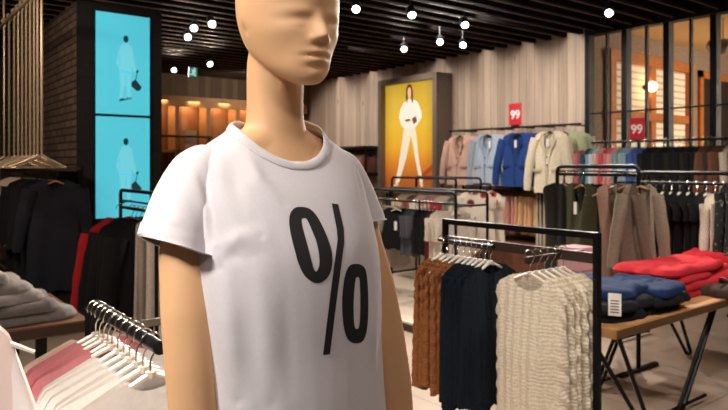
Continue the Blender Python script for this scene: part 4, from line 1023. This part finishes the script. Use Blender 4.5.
push((.034, .0875), (.013, .0085), .0062, True)
push((.034, .083), (.014, .0022), -.0022, True)
push((.033, .109), (.026, .008), .0040, True)
push((0, .108), (.013, .012), -.002)
for z, a, sx, sz in ((.098, .005, .0085, .012), (.089, .007, .0085, .010), (.081, .0090, .0090, .009), (.0725, .0125, .0100, .008), (.067, .0075, .0120, .006)): push((0, z), (sx, sz), a)
push((.0125, .067), (.0065, .006), .0055, True)
push((.007, .0605), (.004, .003), -.003, True)
push((0, .055), (.006, .004), -.0015)
push((0, .0475), (.020, .0052), .0055); push((.008, .0485), (.007, .004), .0012, True)
push((0, .0345), (.016, .0058), .0062)
push((0, .0410), (.022, .0022), -.0062); push((.021, .0410), (.006, .004), -.0012, True)
push((0, .0245), (.018, .005), -.0035)
push((0, .010), (.018, .011), .0045)
push((.045, .048), (.016, .020), -.004, True)
push((.050, .083), (.018, .014), .0035, True)
hm = (np.abs(Q) < .03) & (Z > .06) & (Z < .13)
for s in (-1, 1):
    w = np.exp(-((Q+.012)/.006)**2-((Z-.088)/.008)**2)*hm*(np.sign(X) == s); V[:, 0] -= s*.0035*w
    w = np.exp(-((Q+.012)/.012)**2-((Z-.105)/.022)**2)*hm*(np.sign(X) == s); V[:, 0] += s*.003*w
me.vertices.foreach_set('co', V.astype(np.float32).ravel()); me.update()
# light smoothing after sculpting
o = bpy.data.objects.new('tmp', me); COL.objects.link(o); ms = o.modifiers.new('s', 'SMOOTH'); ms.factor = .5; ms.iterations = 2
dg = bpy.context.evaluated_depsgraph_get(); me2 = bpy.data.meshes.new_from_object(o.evaluated_get(dg)); bpy.data.objects.remove(o); me = me2
SKIN, nt, b = nodes_of('mannequin_skin')
b.inputs['Base Color'].default_value = lin('#dfb184'); b.inputs['Roughness'].default_value = .55; b.inputs['Subsurface Weight'].default_value = .06
b.inputs['Subsurface Radius'].default_value = (.012, .006, .003)
me.materials.clear(); me.materials.append(SKIN); me.shade_smooth(); me.name = 'mannequin'
man = bpy.data.objects.new('mannequin', me); COL.objects.link(man); man.location = MP; man.rotation_euler = (0, 0, MROT)
tag(man, 'bald skin-toned mannequin in a white percent-sign tee, standing in the foreground', 'mannequin')

# ---------------------------------------------------------------- tee
T = MB()
loftx(T, [(1.525, .0, .058, .048, .040), (1.495, .0, .072, .052, .046), (1.474, .002, .092, .053, .056), (1.457, .004, .118, .056, .070), (1.440, .010, .140, .062, .084), (1.41, .022, .158, .072, .092), (1.36, .036, .166, .096, .096), (1.29, .050, .168, .120, .094), (1.22, .061, .168, .121, .092), (1.13, .071, .163, .115, .094), (1.05, .078, .163, .114, .100), (.97, .080, .170, .116, .112), (.88, .078, .184, .118, .128), (.82, .078, .186, .118, .13)])
SLV = {-1: [(-.115, -.004, 1.418), (-.142, -.008, 1.402), (-.167, -.022, 1.364), (-.188, -.038, 1.318), (-.204, -.050, 1.268), (-.214, -.058, 1.235)],
       1: [(.105, -.004, 1.412), (.126, -.008, 1.403), (.140, -.022, 1.365), (.147, -.038, 1.325), (.149, -.046, 1.296), (.150, -.05, 1.28)]}
for s in (-1, 1):
    T.tube(SLV[s][:3], [.040, .046, .042], 24, up=(0, 1, 0), flat=.95)
me = remesh(T, .004, 10)
bm = bmesh.new(); bm.from_mesh(me)
def cut(co, no, test):
    fs = [f for f in bm.faces if test(f.calc_center_median())]
    geom = list({v for f in fs for v in f.verts})+list({e for f in fs for e in f.edges})+fs
    bmesh.ops.bisect_plane(bm, geom=geom, plane_co=co, plane_no=no, clear_outer=True)
# neck opening: an ellipse seen from above
NQ, NA, NB = .020, .088, .071
def nk(c): return math.hypot((c.x+.004)/NA, (-c.y-NQ)/NB)
bmesh.ops.delete(bm, geom=[f for f in bm.faces if f.calc_center_median().z > 1.35 and nk(f.calc_center_median()) < 1], context='FACES')
for v in bm.verts:
    if v.is_boundary and v.co.z > 1.33:
        k = nk(v.co); v.co.x = (v.co.x+.004)/k-.004; v.co.y = -((-v.co.y-NQ)/k+NQ)
cut(Vector((0, 0, .86)), Vector((0, 0, -1)), lambda c: c.z < .92)
# keep the largest piece
bm.verts.ensure_lookup_table(); seen = set(); best = []
for v in bm.verts:
    if v.index in seen: continue
    st = [v]; comp = []
    seen.add(v.index)
    while st:
        a = st.pop(); comp.append(a)
        for e in a.link_edges:
            w = e.other_vert(a)
            if w.index not in seen: seen.add(w.index); st.append(w)
    if len(comp) > len(best): best = comp
keep = set(best); bmesh.ops.delete(bm, geom=[v for v in bm.verts if v not in keep], context='VERTS')
bmesh.ops.recalc_face_normals(bm, faces=bm.faces[:]); bm.normal_update()
if sum(f.normal.dot(f.calc_center_median()-Vector((0, -.05, f.calc_center_median().z))) for f in bm.faces) < 0: bmesh.ops.reverse_faces(bm, faces=bm.faces[:])
# sleeves: clean open tubes that leave the body at the armhole seam
def sleeve(s):
    P = [Vector(p) for p in SLV[s]]; P = [Vector(p) for p in spl(P, 12)]; L = len(P); n = 56; rs = []
    hc = HEMC[s]; hn = HEMN[s]
    for i, p in enumerate(P):
        t = i/(L-1); tan = (P[min(L-1, i+1)]-P[max(0, i-1)]).normalized()
        a = Vector((0, -1, 0)); a = (a-tan*a.dot(tan)).normalized(); b_ = tan.cross(a)
        r = np.interp(t, [0, .2, .4, .7, 1], SR[s]); rs.append((p, a, b_, r))
    out = []
    for i, (p, a, b_, r) in enumerate(rs):
        row = []
        for k in range(n):
            u = 2*PI*k/n; w = r*(1+.05*(i/L)*math.sin(3*u+1.2)+.03*(i/L)*math.sin(5*u))
            q = p+a*(w*math.cos(u)*.95)+b_*(w*math.sin(u))
            row.append(q)
        out.append(row)
    # trim to the hem plane by sliding the last rows along the sleeve
    for k in range(n):
        for i in range(L):
            q = out[i][k]; dd = (q-hc).dot(hn)
            if dd > -.019: q = q+(q-rs[i][0]).normalized()*.0016
            out[i][k] = q-hn*max(0, dd)
    vs = [[bm.verts.new(q) for q in row] for row in out]
    for i in range(L-1):
        for k in range(n):
            f = [vs[i][k], vs[i][(k+1) % n], vs[i+1][(k+1) % n], vs[i+1][k]]
            if (f[2].co-f[1].co).length < 1e-5 and (f[3].co-f[0].co).length < 1e-5: continue
            g = bm.faces.new(f); g.smooth = True
            g.normal_update()
            if g.normal.dot(g.calc_center_median()-rs[i][0]) < 0: g.normal_flip()
HEMC = {-1: Vector((-.197, -.048, 1.298)), 1: Vector((.15, -.047, 1.318))}
HEMN = {-1: Vector((-.40, -.06, -.91)).normalized(), 1: Vector((.05, -.10, -.99)).normalized()}
SR = {-1: (.038, .047, .0520, .0560, .060), 1: (.036, .047, .049, .050, .050)}
NV0 = len(bm.verts)
for s in (-1, 1): sleeve(s)
bm.normal_update(); tree = BVHTree.FromBMesh(bm)
def hit(px, py):
    o, d = lr(px, py); r = tree.ray_cast(o, d); return r[0], r[1]
def fold(pts, amp, sg):
    """a ridge (or valley) along a line of the photograph that lies on the cloth"""
    P3 = [hit(*p)[0] for p in pts]; P3 = [p for p in P3 if p is not None]
    if len(P3) < 2: return
    A = np.array([v.co for v in bm.verts]); D = np.full(len(A), 9.0)
    for a, c in zip(P3[:-1], P3[1:]):
        a, c = np.array(a), np.array(c); ab = c-a; t = np.clip(((A-a)@ab)/(ab@ab), 0, 1)
        D = np.minimum(D, np.linalg.norm(A-(a+t[:, None]*ab), axis=1))
    # fade at the ends
    e = np.minimum(np.linalg.norm(A-np.array(P3[0]), axis=1), np.linalg.norm(A-np.array(P3[-1]), axis=1))
    Wt = np.exp(-(D/sg)**2)*np.clip(e/.075, .0, 1)**.7
    for v, w in zip(bm.verts, Wt):
        if w > .01: v.co += v.normal*((2.1 if amp > 0 else 1.3)*amp*w)
for pts, amp, sg in FOLDS if 'FOLDS' in globals() else (
    ([(190, 152), (203, 180), (211, 215), (214, 250)], -.0030, .0045),
    ([(196, 178), (207, 215), (210, 245)], .0035, .010),
    ([(218, 250), (238, 238), (262, 236)], .0045, .012), ([(216, 262), (234, 256), (256, 262)], -.0040, .010),
    ([(221, 268), (228, 310), (238, 402)], .0042, .020), ([(238, 262), (247, 320), (254, 404)], -.0014, .018),
    ([(256, 255), (266, 320), (272, 404)], .0024, .022), ([(282, 290), (286, 350), (292, 404)], -.0012, .020),
    ([(374, 226), (364, 250), (356, 285)], -.0030, .010), ([(376, 290), (372, 330), (374, 380)], .0040, .012),
    ([(180, 150), (205, 141), (226, 132)], -.0022, .0035),
    ([(244, 150), (260, 182), (285, 205)], .0030, .012), ([(228, 150), (236, 190), (248, 215)], -.0030, .014),
    ([(352, 160), (360, 185), (362, 205)], -.0030, .008),
    ([(150, 212), (175, 222), (205, 240)], .0015, .004)):
    fold(pts, amp, sg)
bm.normal_update(); tree = BVHTree.FromBMesh(bm)
# neckline loop for the ribbed collar
be = [e for e in bm.edges if e.is_boundary and all(v.co.z > 1.34 and nk(v.co) < 1.05 for v in e.verts)]
adj = {}
for e in be:
    for v in e.verts: adj.setdefault(v, []).append(e.other_vert(v))
loop = []
if adj:
    cur = next(iter(adj)); prev = None
    while cur is not None and (not loop or cur is not loop[0]):
        loop.append(cur); nx = [w for w in adj[cur] if w is not prev and w not in loop[1:]]
        prev, cur = cur, (nx[0] if nx else None)
        if len(loop) > 5000: break
LP = np.array([v.co for v in loop])
me = bpy.data.meshes.new('t_shirt'); bm.to_mesh(me); bm.free(); me.shade_smooth()
TEE = plain('tee_cotton', '#dedbe0', .85, 0, .02, 200, .12, 900, spec=.25)
me.materials.append(TEE)
tee = bpy.data.objects.new('t_shirt', me); COL.objects.link(tee); tee.parent = man
md = tee.modifiers.new('thickness', 'SOLIDIFY'); md.thickness = .0016; md.offset = -1
tee['label'] = 'white short-sleeved crew-neck tee with a black percent sign'
# collar: resample the loop evenly, then a rounded band
if len(LP) > 20:
    LP = np.vstack([LP, LP[:1]]); sl = np.r_[0, np.cumsum(np.linalg.norm(np.diff(LP, axis=0), axis=1))]
    n = 120; u = np.linspace(0, sl[-1], n, endpoint=False); R = np.stack([np.interp(u, sl, LP[:, k]) for k in range(3)], 1)
    for _ in range(4): R = (np.roll(R, 1, 0)+R*2+np.roll(R, -1, 0))/4
    ctr = R.mean(0); rs = []
    for p in R:
        inw = ctr-p; inw[2] = 0; inw /= np.linalg.norm(inw); d = inw*.62+np.array([0, 0, .78]); d /= np.linalg.norm(d)
        outn = -inw*.78+np.array([0, 0, .62])
        sec = [(-.003, .0016), (-.001, .0034), (.006, .0036), (.0115, .0030), (.0135, .0010), (.0115, -.0008), (.005, -.0006), (-.003, -.0012)]
        rs.append([tuple(p+d*a+outn*c) for a, c in sec])
    m = MB(); rs.append(rs[0]); m.rings(rs, cap=False)
    co = m.build('collar_rib', plain('tee_rib', '#dcd8dc', .9, 0, .03, 200, .2, 700), tee); co['label'] = 'ribbed round collar'
# sleeve hems: doubled cloth a little above the edge is left to the fold above
# black percent sign laid on the cloth
def onto(px, py, off=.0007):
    p, nn = hit(px, py)
    if p is None: return None
    o, d = lr(px, py)
    if nn.dot(d) > 0: nn = -nn
    return p+nn*off
def closed_curve(pts, n=72):
    P = np.array(pts, float); L = len(P); out = []
    for i in range(n):
        t = i/n*L; k = int(t); f = t-k; p0, p1, p2, p3 = P[(k-1) % L], P[k % L], P[(k+1) % L], P[(k+2) % L]
        out.append(.5*(2*p1+(p2-p0)*f+(2*p0-5*p1+4*p2-p3)*f*f+(3*p1-p0-3*p2+p3)*f**3))
    return np.array(out)
def even(C, n=90):
    C = np.vstack([C, C[:1]]); s = np.r_[0, np.cumsum(np.linalg.norm(np.diff(C, axis=0), axis=1))]
    u = np.linspace(0, s[-1], n, endpoint=False); return np.stack([np.interp(u, s, C[:, k]) for k in (0, 1)], 1)
PR = MB()
def ringfill(outer, inner, k=8):
    A = even(closed_curve(outer)); I = even(closed_curve(inner)); 
    # pair by direction from the start at the top
    n = len(A); rs = []
    for j in range(k+1):
        t = j/k; rs.append([onto(*(A[i]*(1-t)+I[i]*t)) for i in range(n)])
    vs = [p for r in rs for p in r]; ok = [p is not None for p in vs]; fs = []
    for j in range(k):
        for i in range(n):
            q = (j*n+i, j*n+(i+1) % n, (j+1)*n+(i+1) % n, (j+1)*n+i)
            if all(ok[x] for x in q): fs.append(q)
    PR.add([p if p is not None else Vector((0, 0, 1.2)) for p in vs], fs)
def bandfill(left, right, n=50, k=6):
    def rs_(P):
        P = np.array(P, float); s = np.r_[0, np.cumsum(np.linalg.norm(np.diff(P, axis=0), axis=1))]; u = np.linspace(0, s[-1], n); return np.stack([np.interp(u, s, P[:, c]) for c in (0, 1)], 1)
    A, C = rs_(left), rs_(right); vs = []; fs = []
    for i in range(n):
        for j in range(k+1): vs.append(onto(*(A[i]*(1-j/k)+C[i]*j/k)))
    for i in range(n-1):
        for j in range(k):
            q = (i*(k+1)+j, i*(k+1)+j+1, (i+1)*(k+1)+j+1, (i+1)*(k+1)+j)
            if all(vs[x] is not None for x in q): fs.append(q)
    PR.add([p if p is not None else Vector((0, 0, 1.2)) for p in vs], fs)
ringfill([(300, 207), (308.5, 208.5), (315, 214), (321, 224), (328, 240), (331.8, 254), (331.5, 268), (327, 278), (319, 283), (311, 281), (304, 275), (298.5, 264), (294.5, 250), (291, 236), (289, 223), (290, 214), (294, 208.5)],
         [(303, 218), (305.5, 218.3), (308, 222), (312, 231), (316, 241), (318.5, 252), (319.3, 263), (317.5, 270), (315.5, 271.5), (313.5, 269), (311.5, 262), (309, 252), (306, 241), (303.2, 231), (301.6, 224), (301.3, 220), (302, 218.3)])
ringfill([(353.5, 264), (360, 264.5), (365, 269), (367, 280), (368, 300), (367.5, 322), (365.5, 335), (361.5, 342), (354, 343), (348, 339.5), (344.5, 331), (342.6, 318), (342, 300), (343.2, 285), (345.5, 273), (349, 266)],
         [(356.5, 277), (358, 277), (359.4, 279), (359.9, 287), (360.3, 300), (360, 315), (359.2, 325), (357.8, 328.5), (356, 329), (354.6, 327.5), (353.8, 322), (353.4, 314), (353.4, 302), (354, 291), (354.8, 283), (355.6, 278.5)])
bandfill([(331.5, 203.5), (336.6, 229), (337.4, 240), (330.5, 292), (322.8, 355)], [(338, 204.5), (343.6, 229), (344, 243), (337, 296), (329.8, 354)])
pm = PR.build('percent_print', plain('black_print', '#19181c', .75, 0, .05), tee, True, fixn=False)
pm['label'] = 'black printed percent sign'
# stand for the figure
mb = MB().tube([(0, -.05, .0), (0, -.05, .008)], [.19, .19], 40).build('base', plain('base_steel', '#a8a4a0', .25, .9), man)
